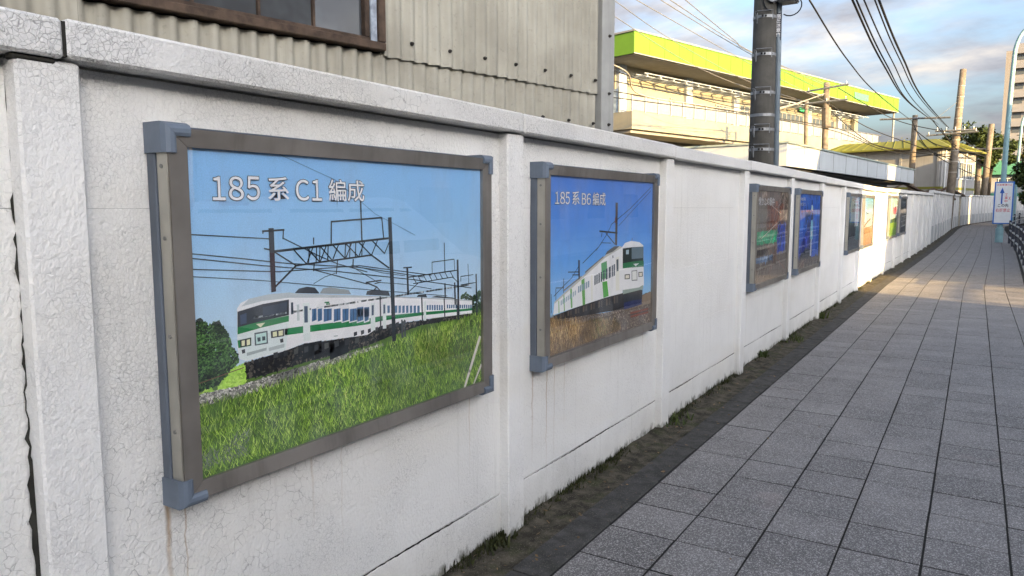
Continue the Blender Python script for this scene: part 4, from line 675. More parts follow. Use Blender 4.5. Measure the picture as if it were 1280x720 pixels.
# low flat-roofed building
LA_ = math.atan2(21.51, 2.15)
low = empty('flat_roof_building', (-3.33, 24.35, 0), LA_, 'low building with a deep white metal fascia just behind the wall', 'building')
MB().box(0, 21.6, 0, 4.6, 2.80, 3.50).build('fascia', M['fasciawhite'], low); MB().box(-.05, 21.65, -.05, 4.65, 3.502, 3.56).build('roof_edge', basic('grey_green_trim', (.30, .36, .33), .5), low)
for i in range(1, 12): MB().box(i * 1.8 - .008, i * 1.8 + .008, -.006, 0, 2.81, 3.49).build('fascia_seam', M['galv'], low)
MB().box(.5, 21, 1.2, 4.3, -.1, 2.799).build('wall', M['greycol'], low); MB().box(.2, 21.4, .15, 4.4, 2.72, 2.799).build('soffit', M['dark'], low)  # soffit coloured near-black to paint in the shadow under the eaves
for i in range(4): win(low, 2 + i * 4.6, 4.4 + i * 4.6, .9, 2.1, 1.2, .06, 2)
# annex with olive roof
RD = (1.6 + .36, 66 - 58); RA = math.atan2(RD[1], RD[0])
anx = empty('annex_building', (-.36, 58, 0), RA, 'white two-storey annex with an olive yellow-green roof', 'building')
# local x along right face (away), -y toward street; left face runs along +y
MB().box(0, 8.0, 0, 7.4, -.1, 5.45).build('wall', M['whitewall'], anx)
m = MB(); ov = .55
rb = [(-ov, -ov), (8 + ov, -ov), (8 + ov, 7.4 + ov), (-ov, 7.4 + ov)]; rt = [(.6, .6), (7.4, .6), (7.4, 6.8), (.6, 6.8)]
m.v = [(x, y, 5.46) for x, y in rb] + [(x, y, 5.56) for x, y in rb] + [(x, y, 6.15) for x, y in rt]
m.f = [(0, 1, 2, 3), (8, 9, 10, 11)] + [(k, (k + 1) % 4, 4 + (k + 1) % 4, 4 + k) for k in range(4)] + [(4 + k, 4 + (k + 1) % 4, 8 + (k + 1) % 4, 8 + k) for k in range(4)]
rf_ = m.build('roof', M['olive'], anx)
for i in range(1, 12): MB().tube([(-ov, -ov + i * .7, 5.57), (.6, .6 + i * .52, 6.17)], .03, 5).build('roof_rib', M['olive'], rf_)
for i in range(1, 12): MB().tube([(-ov + i * .7, -ov, 5.57), (.6 + i * .56, .6, 6.17)], .03, 5).build('roof_rib', M['olive'], rf_)
for z in (2.75,): MB().box(-.03, 8.03, -.03, 7.43, z, z + .16).build('belt_course', M['olive'], anx)
for i in range(3): win(anx, 2.2 + i * 1.7, 3.7 + i * 1.7, 3.5, 4.7, -.01, .06, 3)
for i in range(3): win(anx, 2.2 + i * 1.7, 3.7 + i * 1.7, .9, 2.1, -.01, .06, 3)
for a in (.5, 1.5, 5.3): MB().tube([(a, -.08, 0), (a, -.08, 5.4)], .05, 6).build('downpipe', M['whiteframe'], anx)
for a in (.2, 2.6, 5.0, 7.2): MB().box(-.06, 0, a - .08, a + .08, 2.92, 5.44).build('wall_rib', M['whitewall'], anx)
MB().box(-.03, 0.01, 4.1, 5.6, 4.0, 4.9).build('window', M['whiteframe'], anx); MB().box(-.045, -.03, 4.2, 4.82, 4.08, 4.82).build('pane', M['dark'], anx); MB().box(-.045, -.03, 4.9, 5.5, 4.08, 4.82).build('pane', M['dark'], anx)
# green-roofed house
hs = empty('green_roof_house', (1.0, 96, 0), 0, 'pale house with a dull green roof beyond the trees', 'house')
M['greenroof'] = basic('green_metal_roof', (.08, .26, .16), .5, .1)
MB().box(-.5, 5.0, 0, 8, -.1, 5.0).build('wall', M['whitewall'], hs); MB().prism([(-1.0, 5.0), (5.5, 5.0), (4.4, 6.5), (.2, 6.5)], 1, -.6, 8.6).build('roof', M['greenroof'], hs)
MB().prism([(-1.0, 2.55), (5.6, 2.55), (5.3, 3.0), (-.7, 3.0)], 1, -1.2, -.01).build('porch_roof', M['greenroof'], hs)
for i in range(2): win(hs, .2 + i * 2.4, 1.9 + i * 2.4, 3.5, 4.6, -.01)
# far tower block
tw = empty('apartment_tower', (5.2, 184, 0), R(-6), 'tall grey apartment tower at the right edge far away', 'building')
M['tower'] = basic('tower_concrete', (.26, .26, .27), .8, .06); M['towerdark'] = basic('tower_windows', (.10, .12, .14), .3, .1)
MB().box(0, 1.5, 0, 14, -.1, 33.0).build('stair_core', basic('tower_pink_concrete', (.28, .26, .24), .8, .06), tw); MB().box(1.51, 22, .8, 14, -.1, 34.4).build('wall', M['tower'], tw)
for k in range(11):
    z = 2.0 + k * 2.9
    MB().box(1.52, 22, -.1, .79, z + 1.35, z + 2.3).build('balcony_parapet', M['tower'], tw)
    for i in range(9): w_ = MB().box(1.8 + i * 2.1, 3.2 + i * 2.1, .72, .79, z + .2, z + 1.34).build('window', M['towerdark'], tw)
# small sheds peeping over the wall
M['brownroof'] = basic('brown_tile_roof', (.12, .085, .065), .8, .25, 5); M['beige'] = basic('beige_boards', (.42, .38, .30), .8, .15)
for (x, y, w2, zr, lb) in ((-1.85, 49.5, 1.5, 2.9, 'small brown-roofed hut under the white fascia end'), (-.42, 50.3, 1.15, 2.55, 'small hut roof left of the leaning pole'), (.12, 56.5, 1.0, 2.75, 'small hut roof right of the leaning pole')):
    h = empty('garden_hut', (x, y, 0), R(8), lb, 'hut'); MB().box(-w2 * .8, w2 * .8, 0, 1.8, 0, zr - w2 * .42).build('wall', M['beige'], h)
    MB().prism([(-w2, zr - w2 * .55), (0, zr), (w2, zr - w2 * .55), (w2, zr - w2 * .55 + .09), (0, zr + .1), (-w2, zr - w2 * .55 + .09)], 1, -.25, 2.0).build('roof', M['brownroof'], h); MB().box(-.3, .3, -.03, 0, zr - w2 * .42 - .5, zr - w2 * .42 - .1).build('opening', M['dark'], h)

# ------------------------------------------------------------------ trees
def leaf_mat(name, a, b):
    t = NT(name); oi = t.n('ShaderNodeNewGeometry'); c = t.mix(oi.outputs['Random Per Island'], a, b); m = t.fin(c, .65, spec=.2); return m
M['leaf'] = leaf_mat('dark_leaves', (.025, .042, .014), (.085, .115, .035)); M['leaf2'] = leaf_mat('olive_leaves', (.05, .06, .018), (.13, .125, .04)); M['bark'] = basic('bark', (.06, .045, .032), .9, .3, 8)
def tree(loc, h, rx, rz_, n, seed, label, mat, size=.16, lobes=9):
    r = random.Random(seed); t = empty('tree', loc, 0, label, 'tree', 'trees behind the far wall'); m = MB(); top = h - rz_
    m.tube([(0, 0, -.2), (.05, .02, top * .6), (.1, 0, top)], [.16, .12, .09], 7); lob = []
    for i in range(lobes):
        a = r.uniform(0, 6.28); q = r.uniform(.3, .85); p = Vector((rx * q * math.cos(a), rx * q * math.sin(a), top + r.uniform(-.7, .75) * rz_)); lob.append((p, r.uniform(.28, .5) * rx)); m.tube([(.08, 0, top * r.uniform(.6, 1)), tuple((p + Vector((0, 0, -.2))) * .6 + Vector((0, 0, top * .4))), tuple(p)], [.06, .04, .015], 5)
    m.build('trunk', M['bark'], t); k = MB()
    for i in range(n):
        p, s = r.choice(lob); d = Vector((r.gauss(0, 1), r.gauss(0, 1), r.gauss(0, .8))); d = d.normalized() * s * r.uniform(.35, 1.12) ** .6; q = p + d
        a = Vector((r.uniform(-1, 1), r.uniform(-1, 1), r.uniform(-.7, .7))).normalized() * size * r.uniform(.5, 1.3); b = a.cross(Vector((r.uniform(-1, 1), r.uniform(-1, 1), 1))).normalized() * a.length * .55
        k.face([q - a, q + b, q + a, q - b])
    k.build('crown', mat, t, fix=False); return t
tree((.9, 72, 0), 8.0, 2.0, 1.7, 3600, 1, 'dark leafy tree beside the leaning pole over the annex roof', M['leaf'])
tree((2.6, 78, 0), 8.2, 1.7, 1.6, 3000, 2, 'dark leafy tree just left of the street lamp', M['leaf'])
tree((6.6, 82, 0), 8.4, 2.6, 2.8, 4200, 3, 'brownish tree at the right edge below the tower', M['leaf2'], lobes=12)
tree((5.1, 56, 0), 4.6, 1.5, 1.7, 3000, 4, 'shadowed roadside tree behind the blue-bordered sign', M['leaf'], lobes=10)
tree((-4.6, 90, 0), 8.2, 2.4, 1.2, 1500, 5, 'treetop just showing above the olive roof', M['leaf2'])

# ------------------------------------------------------------------ utility poles
def pole(name, a, b, r0, r1, label, mat='darkpole', cat='utility pole'):
    a, b = Vector(a), Vector(b); d = b - a; base = a - d * ((a.z + .1) / d.z); t = empty(name, tuple(base), 0, label, cat, 'utility poles behind the wall')
    MB().tube([(0, 0, 0), tuple((b - base) * .5), tuple(b - base)], [r0, (r0 + r1) / 2, r1], 16).build('shaft', M[mat], t, smooth=True); return t, base, b
def arm(t, base, p, w, dirx=(1, .1, 0), z=.09, ins=2, name='crossarm'):
    d = Vector(dirx).normalized(); c = Vector(p) - base; m = MB(); m.tube([tuple(c - d * w), tuple(c + d * w)], z / 2, 4); o = m.build(name, M['galv'], t)
    for i in range(ins):
        q = c + d * w * (-.9 + 1.8 * i / max(1, ins - 1)); MB().tube([tuple(q), tuple(q + Vector((0, 0, .12))), tuple(q + Vector((0, 0, .2)))], [.03, .04, .025], 6).build('insulator', M['galv'], o)
pt, pb, pe = pole('utility_pole', (-0.58,9.75,2.05), (-0.64,9.95,4.12), .172, .140, 'thick dark concrete utility pole with steel bands and a side conduit', 'concrete_pole')
ptop = pe
MB().tube([tuple(pe - pb), tuple(pe - pb + Vector((-.05, .0, 4.5)))], [.140, .10], 16).build('upper_shaft', M['concrete_pole'], pt, smooth=True)
def onpole(py): # height on the pole axis for a given elevation
    return py
PZ = [(2.0, 0), (4.1, 1)]
def pole_c(z): f = (z - (pb.z)) / (pe.z - pb.z); return (pe - pb) * f, .172 + (.140 - .172) * f
cdir = Vector((.80, .60, 0))    # toward the right as seen from the street
tocam = Vector((.23, -.97, 0)).normalized()
c0, r0 = pole_c(.2); c1, r1 = pole_c(4.05)
MB().tube([tuple(c0 + cdir * (r0 + .036)), tuple(c1 + cdir * (r1 + .036)), tuple(c1 + cdir * (r1 + .036) + Vector((0, 0, 3)))], [.042, .042, .042], 12).build('conduit', M['conduit'], pt, smooth=True)
for z in (2.23, 2.48, 2.66, 2.94, 3.42, 3.89):
    c, r = pole_c(z); plain = abs(z - 2.66) < .01
    m = MB()
    n = 20
    for k in range(n): 
        a, b = 2 * math.pi * k / n, 2 * math.pi * (k + 1) / n; rr = r + .004
        m.face([(c.x + rr * math.cos(a), c.y + rr * math.sin(a), c.z - .018), (c.x + rr * math.cos(b), c.y + rr * math.sin(b), c.z - .018), (c.x + rr * math.cos(b), c.y + rr * math.sin(b), c.z + .018), (c.x + rr * math.cos(a), c.y + rr * math.sin(a), c.z + .018)])
    bd = m.build('steel_band', M['galv'], pt, fix=False)
    if not plain:
        lf = -cdir; p0 = c + tocam * (r + .01) + lf * .10; m = MB()
        m.tube([tuple(p0 + Vector((0, 0, .03))), tuple(p0 + tocam * .09 + Vector((0, 0, .03)) + lf * .03), tuple(p0 + tocam * .02 - Vector((0, 0, .10))), tuple(p0 + Vector((0, 0, .03)))], .008, 5); m.tube([tuple(p0 + Vector((0, 0, .055))), tuple(p0 + cdir * .2 + tocam * .05 + Vector((0, 0, .06))), tuple(p0 + cdir * .2 + tocam * .05 - Vector((0, 0, .05)))], .006, 5); m.build('step_bracket', M['galv'], bd)
        for i in range(4): q = c + tocam * (r + .006) + cdir * (-.03 + i * .042); MB().box(q.x - .011, q.x + .011, q.y - .006, q.y + .006, q.z - .012, q.z + .012).build('band_slot', M['dark'], bd)
c, r = pole_c(3.78); q = pb + c + cdir * (r + .036) + tocam * .046
ang = math.atan2(tocam.y, tocam.x)
pl = empty('pole_plate', tuple(q), ang, 'small dark plate of white characters on the pole conduit', 'sign'); MB().box(-.002, .003, -.034, .034, -.17, .17).build('plate', M['dark_ink'], pl)
po = MB().box(0, .0005, -.03, .03, -.166, .166).build('plate_face', M['dark_ink'], pl)
lettering([('高', -24, 155, 24, 105), ('圧', -24, 98, 24, 48), ('注', -24, 40, 24, -10), ('意', -24, -18, 24, -68), ('線', -24, -76, 24, -126)], None, M['white_ink'], po)
c, r = pole_c(4.12); q = c + cdir * .28 + tocam * .12
MB().box(q.x - .10, q.x + .13, q.y - .12, q.y + .12, q.z - .06, q.z + .22, .02).build('junction_box', M['galv'], pt); q2 = c + tocam * (r + .05) + cdir * .10; MB().tube([tuple(q2 - tocam * .05), tuple(q2 + tocam * .03)], .07, 12).build('clamp', M['galv'], pt)
m = MB(); m.tube([tuple(q + Vector((.05, 0, .0)) + Vector((.13 * math.sin(t_), 0, -.10 + .12 * math.cos(t_)))) for t_ in [i * .35 for i in range(12)]], .008, 5); m.tube([tuple(q2 + Vector((-.11 * math.sin(t_), -.03, -.02 + .16 * math.cos(t_)))) for t_ in [i * .3 for i in range(11)]], .007, 5); m.build('loop_cable', M['wire'], pt)
t2, b2, e2 = pole('utility_pole', (-6.12,48.00,4.96), (-6.17,48.00,8.89), .21, .17, 'brown utility pole with crossarms in front of the lime fascia')
arm(t2, b2, (-6.10,47.80,8.54), 1.15, (1, .1, .12), .12, 2); arm(t2, b2, (-6.11,47.80,7.75), 1.15, (1, .1, .05), .12, 3); MB().tube([tuple(Vector((-6.10,47.80,7.38)) - b2), tuple(Vector((-6.05,47.80,6.21)) - b2)], .26, 8).build('cable_wrap', M['darkpole'], t2)
t6, b6, e6 = pole('utility_pole', (-7.58,50.00,5.25), (-7.65,50.00,8.13), .14, .12, 'short slim pole left of the crossarmed brown pole')
t3, b3, e3 = pole('utility_pole', (-1.72,52.00,2.70), (-1.70,52.00,7.10), .20, .15, 'dark utility pole at the end of the white fascia')
t4, b4, e4 = pole('utility_pole', (0.45,50.00,2.16), (0.69,51.00,9.43), .25, .17, 'tall leaning brown pole with pale rings beside the annex')
for i in range(9):
    c = e4.lerp(b4, .10 + i * .065) - b4; MB().tube([tuple(c - Vector((0, 0, .025))), tuple(c + Vector((0, 0, .025)))], .19 + i * .005, 12).build('ring', M['palewire'], t4)
arm(t3, b3, (-1.72,51.80,6.89), 1.9, (1, .1, -.02), .12, 0); arm(t4, b4, (0.50,50.00,5.89), 1.0, (1, .1, 0), .11, 5); arm(t4, b4, (0.35,50.00,5.72), 1.3, (1, .1, .05), .10, 4)
t5, b5, e5 = pole('utility_pole', (2.19,70.00,2.40), (2.43,70.00,8.01), .27, .20, 'grey utility pole in front of the far treetops')
arm(t5, b5, (2.35,70.00,6.09), 1.2, (1, .1, 0), .12, 3)
t7, b7, e7 = pole('utility_pole', (1.76,72.00,2.43), (1.76,72.00,5.35), .22, .2, 'stub of a darker pole close beside the grey pole')

# ------------------------------------------------------------------ overhead wires
def spline(pts, n=10):
    P_ = [Vector(p) for p in pts]; out = []
    if len(P_) == 2: return [P_[0].lerp(P_[1], i / n) for i in range(n + 1)]
    for i in range(len(P_) - 1):
        p0, p1, p2, p3 = P_[max(i - 1, 0)], P_[i], P_[i + 1], P_[min(i + 2, len(P_) - 1)]
        for k in range(n): t_ = k / n; out.append(.5 * ((2 * p1) + (p2 - p0) * t_ + (2 * p0 - 5 * p1 + 4 * p2 - p3) * t_ ** 2 + (3 * p1 - p0 - 3 * p2 + p3) * t_ ** 3))
    return out + [P_[-1]]
def wire(pts, r, label, group, mat='wire'):
    tag(MB().tube(spline(pts), r, 5).build('overhead_wire', M[mat], smooth=True), label, 'wire', group)
ORD = ['lowest', 'second lowest', 'third lowest', 'third highest', 'second highest', 'highest']; gsw = 'thin wires over the school roof'
for pts in ([(-11.20,24.00,9.52), (-11.09,28.00,9.24), (-10.57,36.00,8.57), (-9.07,42.00,7.97), (-7.65,50.00,8.08)], [(-10.57,24.00,9.71), (-10.77,28.00,9.61), (-11.04,35.00,9.50), (-9.09,42.00,8.32), (-7.65,50.00,8.08)], [(-9.34,24.00,9.17), (-9.48,28.00,9.28), (-8.08,38.00,8.56), (-6.16,47.80,7.75)], [(-7.87,22.00,8.68), (-8.19,26.00,8.88), (-7.61,36.00,8.66), (-6.60,47.60,8.55)], [(-7.61,22.00,8.64), (-7.84,26.00,8.83), (-7.51,36.00,8.72), (-6.10,47.80,8.63)], [(-7.09,22.00,8.75), (-7.28,26.00,8.75), (-7.50,33.00,8.71), (-7.50,36.00,8.69), (-5.62,47.80,8.49)]):
    k_ = ORD.pop(0); wire(pts, .017, k_ + ' of the six thin wires over the lime fascia', gsw, 'greywire')
ORD = ['topmost', 'second', 'third', 'lowest']; glw = 'low service cables in front of the school'
for pts in ([(-11.19,24.00,6.92), (-11.14,28.00,7.08), (-10.23,34.00,6.83), (-8.44,40.00,6.59), (-6.09,47.50,7.34)], [(-11.18,24.00,6.36), (-11.14,28.00,6.64), (-10.23,34.00,6.76), (-8.45,40.00,6.84), (-7.64,50.00,7.88)], [(-11.18,24.00,6.02), (-11.13,28.00,6.23), (-8.64,40.00,6.40), (-5.28,46.00,6.00), (-3.57,48.00,5.17), (-1.70,51.00,4.82)], [(-11.18,24.00,5.80), (-11.13,28.00,5.98), (-8.64,40.00,6.32), (-5.45,46.00,5.88), (-3.24,49.00,4.95), (-1.69,51.00,4.68)]):
    k_ = ORD.pop(0); wire(pts, .022, k_ + ' of the service cables strung across the school balcony', glw)
wire([(-8.49,20.00,6.19), (-9.24,24.00,6.47), (-9.84,27.00,6.62), (-10.16,29.00,6.12), (-8.76,33.00,6.02), (-7.60,36.00,5.99)], .03, 'pale sagging cable at the left end of the school', None, 'palewire')
wire([(-0.72,11.00,2.87), (-4.11,30.00,5.46), (-6.19,47.60,8.19)], .03, 'pale cable rising from the thick pole to the crossarms', None, 'palewire')
gmw = 'heavy black cables over the wall'
HW = ([(0.23,11.00,4.24),(0.11,16.28,4.23),(-0.09,25.16,4.59),(-0.65,50.00,6.51)], [(0.28,11.00,4.23),(0.17,16.06,4.22),(-0.02,24.75,4.52),(-0.57,50.00,6.45)], [(0.37,11.00,4.22),(0.28,16.06,4.24),(0.12,24.50,4.50),(-0.35,50.00,6.26)], [(0.50,11.00,4.20),(0.44,15.51,4.19),(0.35,23.63,4.42),(0.05,50.00,6.14)], [(0.55,11.00,4.19),(0.51,15.39,4.17),(0.43,23.27,4.38),(0.18,50.00,6.05)])
for i, (pts, w_) in enumerate(zip(HW, ('leftmost', 'second from left', 'middle', 'second from right', 'rightmost'))):
    a, b = Vector(pts[0]), Vector(pts[1]); pts = [tuple(a + (a - b) * 1.6 + Vector((0, 0, .25)))] + list(pts)
    wire(pts, (.016, .013, .011, .011, .017)[i], w_ + ' of the five heavy black cables at the top edge', gmw)
wire([(-0.50,12.00,4.57),(-0.67,17.15,4.56),(-0.95,25.94,4.94),(-1.80,51.80,6.70)], .014, 'single black cable sweeping from the top to the dark pole', None)
fw_ = 'black cable sagging between the far poles'; gfw = 'sagging cables between far poles'
for pts in ([(-6.07,47.80,7.70), (-3.98,49.00,6.24), (-1.54,51.00,5.20), (0.43,50.00,4.22)], [(-5.49,47.80,8.48), (-2.56,50.00,6.67), (0.35,50.00,5.77)], [(-5.96,47.80,7.27), (-3.72,49.00,5.30), (-1.73,51.50,4.86), (0.34,50.00,4.41), (2.19,70.00,5.23)], [(-1.84,51.80,6.71), (-1.00,51.00,5.17), (0.37,50.00,3.99), (2.16,70.00,3.79)], [(-0.65,50.00,6.51), (0.59,50.00,5.03), (2.17,70.00,5.48)], [(-0.22,50.00,6.07), (0.79,51.00,4.72), (2.93,70.00,4.27)], [(-1.69,51.80,4.58), (0.41,50.00,4.58), (2.36,70.00,5.84)], [(-1.78,51.80,6.32), (-0.63,50.00,5.27), (0.40,50.00,4.86)], [(0.50,50.00,5.85), (1.29,60.00,5.69), (2.41,70.00,5.97)]):
    wire(pts, .026, fw_, gfw)
wire([(-0.57,50.00,6.55), (0.48,50.60,7.54)], .012, 'thin stay wire rising to the leaning pole', None, 'greywire')

# ------------------------------------------------------------------ street lamps, sign, fence
M['lampblue'] = basic('pale_blue_paint', (.26, .43, .46), .5, .12, 5, streak=.2); M['bluepaint'] = basic('blue_border', (.03, .16, .55), .5, .06); M['signwhite'] = basic('sign_white', (.78, .80, .80), .45, .05); M['rail_dark'] = basic('dark_brown_railing', (.035, .04, .055), .5, .2, 12); M['rail_light'] = basic('grey_rail_bar', (.36, .37, .37), .5, .2, 12)
def lamp(x, y, hz, r0, label, headx):
    t = empty('street_lamp', (x, y, gz(y)), 0, label, 'street lamp', 'pale blue street lamps'); pts = [(0, 0, -.05), (.03, 0, hz * .5), (.08, 0, hz * .8), (.14, 0, hz * .9), (.4, 0, hz * .965), (.9, 0, hz * .99), (headx, 0, hz)]
    MB().tube(spline(pts, 6), [r0 * (1 - .55 * k / 36) for k in range(37)], 12).build('pole', M['lampblue'], t, smooth=True); MB().tube([(0, 0, -.02), (0, 0, .55), (0, 0, .57)], [r0 * 1.35, r0 * 1.35, r0], 12).build('base_sleeve', M['lampblue'], t)
    MB().box(headx - .1, headx + .65, -.14, .14, hz - .07, hz + .07, .03).build('lamp_head', M['galv'], t); return t
l1 = lamp(2.60, 34.9, 8.4, .10, 'tall pale blue lamp post carrying the traffic sign', 2.2)
for z in (1.0, 2.1): MB().box(-.09, .09, -.12, .09, z, z + .05).build('sign_clamp', M['galv'], l1)
lamp(4.0, 62, 7.9, .10, 'smaller pale blue lamp post farther down the road', 1.8)
sg = empty('traffic_notice_sign', (2.66, 34.72, gz(34.7) + .72), R(-90 - 6), 'tall white notice board with blue border, blue arrow and red writing', 'sign')
# local: +x faces the camera; u along local y
SW, SH = .64, 1.64
MB().box(-.05, 0, -SW / 2, SW / 2, 0, SH, .004).build('board', M['bluepaint'], sg); fb = MB().box(0, .003, -SW / 2 + .045, SW / 2 - .045, .045, SH - .045).build('sign_face', M['signwhite'], sg)
lettering([('大型車通行止', -250, 1560, 250, 1480), ('工', 30, 1180, 130, 1080), ('事', 30, 1060, 130, 960), ('中', 30, 940, 130, 840), ('X', 160, 1060, 230, 930), ('右折禁止', -240, 610, 240, 470)], None, M['red_ink'], fb); lettering([('この先', -170, 790, 170, 660)], None, M['dark_ink'], fb, body=.02)
m = MB(); m.face([(.0045, -.085, .78), (.0045, -.035, .78), (.0045, -.035, 1.22), (.0045, -.085, 1.22)]); m.face([(.0045, -.14, 1.20), (.0045, .02, 1.20), (.0045, -.06, 1.42)]); m.build('arrow', M['blue_ink'], fb, fix=False)
def fence(pts, label, h=.82):
    t = empty('guard_fence', (0, 0, 0), 0, label, 'fence', 'dark guard fences')
    for i, p in enumerate(pts):
        MB().box(p[0] - .04, p[0] + .04, p[1] - .04, p[1] + .04, gz(p[1]) - .1, gz(p[1]) + h + .06, .008).build('fence_post', M['rail_dark'], t)
        if i:
            q = pts[i - 1]; a, b = Vector((q[0], q[1], gz(q[1]))), Vector((p[0], p[1], gz(p[1])))
            for k, z in enumerate((.24, .50, .78)): MB().tube([a + Vector((0, 0, z)), b + Vector((0, 0, z))], .030, 6).build('rail', M['rail_light'], t, smooth=True)
fence([(wx(y_) + 2.72 - max(0, (y_ - 26)) * .022, y_) for y_ in [15.6 + i * 2.3 for i in range(9)]], 'dark guard fence along the right kerb of the path')
fence([(3.28,45.00,0.71), (3.62,50.00,0.71), (4.01,54.00,0.70), (4.42,57.00,0.66), (4.96,60.00,0.61)], 'far piece of guard fence bending away behind the sign')

# ------------------------------------------------------------------ moss, weeds, fallen leaves, grit
def tuft(loc, n, h, seed, label, mat, spread=.05, wide=.006):
    r = random.Random(seed); k = MB()
    for i in range(n):
        x, y = r.gauss(0, spread * .5), r.gauss(0, spread); a = r.uniform(0, 6.28); q = h * r.uniform(.4, 1.2); dx, dy = math.cos(a) * q * .6, math.sin(a) * q * .6; w_ = wide * r.uniform(.6, 1.4); px_, py_ = -math.sin(a) * w_, math.cos(a) * w_
        k.face([(x - px_, y - py_, 0), (x + px_, y + py_, 0), (x + dx * .6 + px_, y + dy * .6 + py_, q * .7), (x + dx, y + dy, q)])
    o = k.build('weed_tuft', mat, fix=False); o.location = loc; tag(o, label, 'weed', 'weeds at the wall foot')
M['weed'] = leaf_mat('weed_leaves', (.03, .045, .012), (.08, .10, .03)); M['moss'] = leaf_mat('moss', (.018, .022, .008), (.05, .055, .018)); M['drygrass'] = leaf_mat('dry_leaves', (.09, .06, .03), (.22, .15, .08))
tuft((.05, 4.90, .0), 70, .05, 1, 'mossy weed tuft at the foot of the third post', M['weed'], .09); tuft((.04, 7.55, 0), 60, .07, 2, 'small green weed below the poster with the green crate', M['weed'], .03, .010); tuft((.10, 8.75, 0), 60, .06, 3, 'green weed at the foot of the post between the third and fourth posters', M['weed'], .10); tuft((.04, 10.7, 0), 60, .09, 4, 'leafy weed at the foot of the post after the blue poster', M['weed'], .08, .01); tuft((.05, 2.66, 0), 40, .05, 5, 'dark mossy tuft at the foot of the post right of the largest poster', M['moss'], .05)
k = MB(); r = random.Random(77)
for i in range(5200):
    y_ = 1.6 + 16 * r.random() ** 1.6; 
    if math.sin(y_ * 2.3) + math.sin(y_ * 5.1 + 1) + r.uniform(-.6, .6) < -.2: continue
    x_ = abs(r.gauss(0, .028)); h_ = r.uniform(.004, .022) * (1.5 if x_ < .012 else 1); a = r.uniform(0, 6.28); s_ = r.uniform(.002, .006)
    k.face([(.004 + x_ - s_ * math.cos(a), y_ - s_ * math.sin(a), .004), (.004 + x_ + s_ * math.cos(a), y_ + s_ * math.sin(a), .004), (.004 + x_ + r.uniform(-.008, .012), y_ + r.uniform(-.01, .01), .004 + h_ + .012)])
tag(k.build('moss_fringe', M['moss'], fix=False), 'dark moss growing along the foot of the white wall', 'moss', None, 'stuff')
k = MB()
for i in range(420):
    y_ = 1.8 + 18 * r.random() ** 1.3; x_ = r.uniform(.02, .36) if r.random() < .93 else r.uniform(.4, 2.4); s_ = r.uniform(.004, .016); a = r.uniform(0, 6.28); z_ = .012 if x_ < .2 else .006
    ux, uy = math.cos(a) * s_, math.sin(a) * s_
    k.face([(x_ - ux, y_ - uy, z_), (x_ + uy * .4, y_ - ux * .4, z_ + r.uniform(0, .006)), (x_ + ux, y_ + uy, z_ + r.uniform(0, .008)), (x_ - uy * .4, y_ + ux * .4, z_)])
tag(k.build('leaf_litter', M['drygrass'], fix=False), 'dry leaf scraps and grit scattered in the gutter', 'leaf litter', None, 'stuff')

# ------------------------------------------------------------------ across the road (out of frame, seen in the reflections; their shade lies on the path)
M['brown_wall'] = basic('brown_tile_wall', (.28, .22, .18), .7, .15, 3); M['grey_wall'] = basic('grey_render_wall', (.34, .33, .31), .8, .12, 2); M['roof_grey'] = basic('grey_roof', (.12, .12, .125), .7, .15)
def block(name, poly, tops, mat, label, wins=True, zbase=-.05):
    t = empty(name, (poly[0][0], poly[0][1], 0), 0, label, 'building', 'buildings across the road'); ox, oy = poly[0]; n = len(poly); m = MB()
    m.v = [(x - ox, y - oy, zbase) for x, y in poly] + [(x - ox, y - oy, z) for (x, y), z in zip(poly, tops)]; m.f = [tuple(range(n)), tuple(range(n, 2 * n))] + [(k, (k + 1) % n, n + (k + 1) % n, n + k) for k in range(n)]
    m.build('wall', mat, t); return t
b1 = block('shop_building', [(14, 7.66), (23, 3.2), (23, -42), (14, -42)], [7.0] * 4, M['brown_wall'], 'brown tiled shop building across the road')
MB().box(.3, 3, -5.65, -4.6, 7.001, 9.2).build('added_shade_block', M['brown_wall'], b1)  # unseen block added on the roof to keep the thick pole in shade
for i in range(9):
    for z in (1.0, 4.0): y_ = -2.2 - i * 4.0; MB().box(-.04, .02, y_ - 1.3, y_ + 1.3, z, z + (1.5 if z > 2 else 1.8)).build('window', M['glass'], b1)
b2_ = empty('house_row', (14, 11.14, 0), 0, 'grey house row across the road, roof steps shaped to cast the sun patches', 'building', 'buildings across the road')
prof = [(0, 3.8), (2.4, 5.7), (3.9, 7.0), (7.6, 7.0), (8.6, 8.6), (20.0, 8.6), (20.4, 6.6), (21.8, 6.6), (22.2, 8.6), (44.2, 8.6)]  # roof heights and notch shaped to leave sun patches on wall and fascia
m = MB(); n = len(prof); dx, dy = 8.96, -4.44
for (ox_, oy_) in ((0, 0), (dx, dy)): m.v += [(ox_, a + oy_, z_) for a, z_ in prof] + [(ox_, a + oy_, -.05) for a, z_ in prof]
for k in range(n - 1): m.f += [(k, k + 1, n + k + 1, n + k), (2 * n + k, 3 * n + k, 3 * n + k + 1, 2 * n + k + 1), (k, 2 * n + k, 2 * n + k + 1, k + 1)]
m.f += [(0, n, 3 * n, 2 * n), (n - 1, 3 * n - 1, 4 * n - 1, 2 * n - 1)]
m.build('wall', M['grey_wall'], b2_)
for i in range(8):
    for z in (1.0, 4.2): y_ = 9 + i * 4.2; MB().box(-.04, .02, y_ - .9, y_ + .9, z, z + 1.2).build('window', M['glass'], b2_)
b3_ = block('house_row', [(14, 56.1), (23, 51.6), (30, 100), (20, 100)], [7.4] * 4, M['grey_wall'], 'farther grey house row across the road')
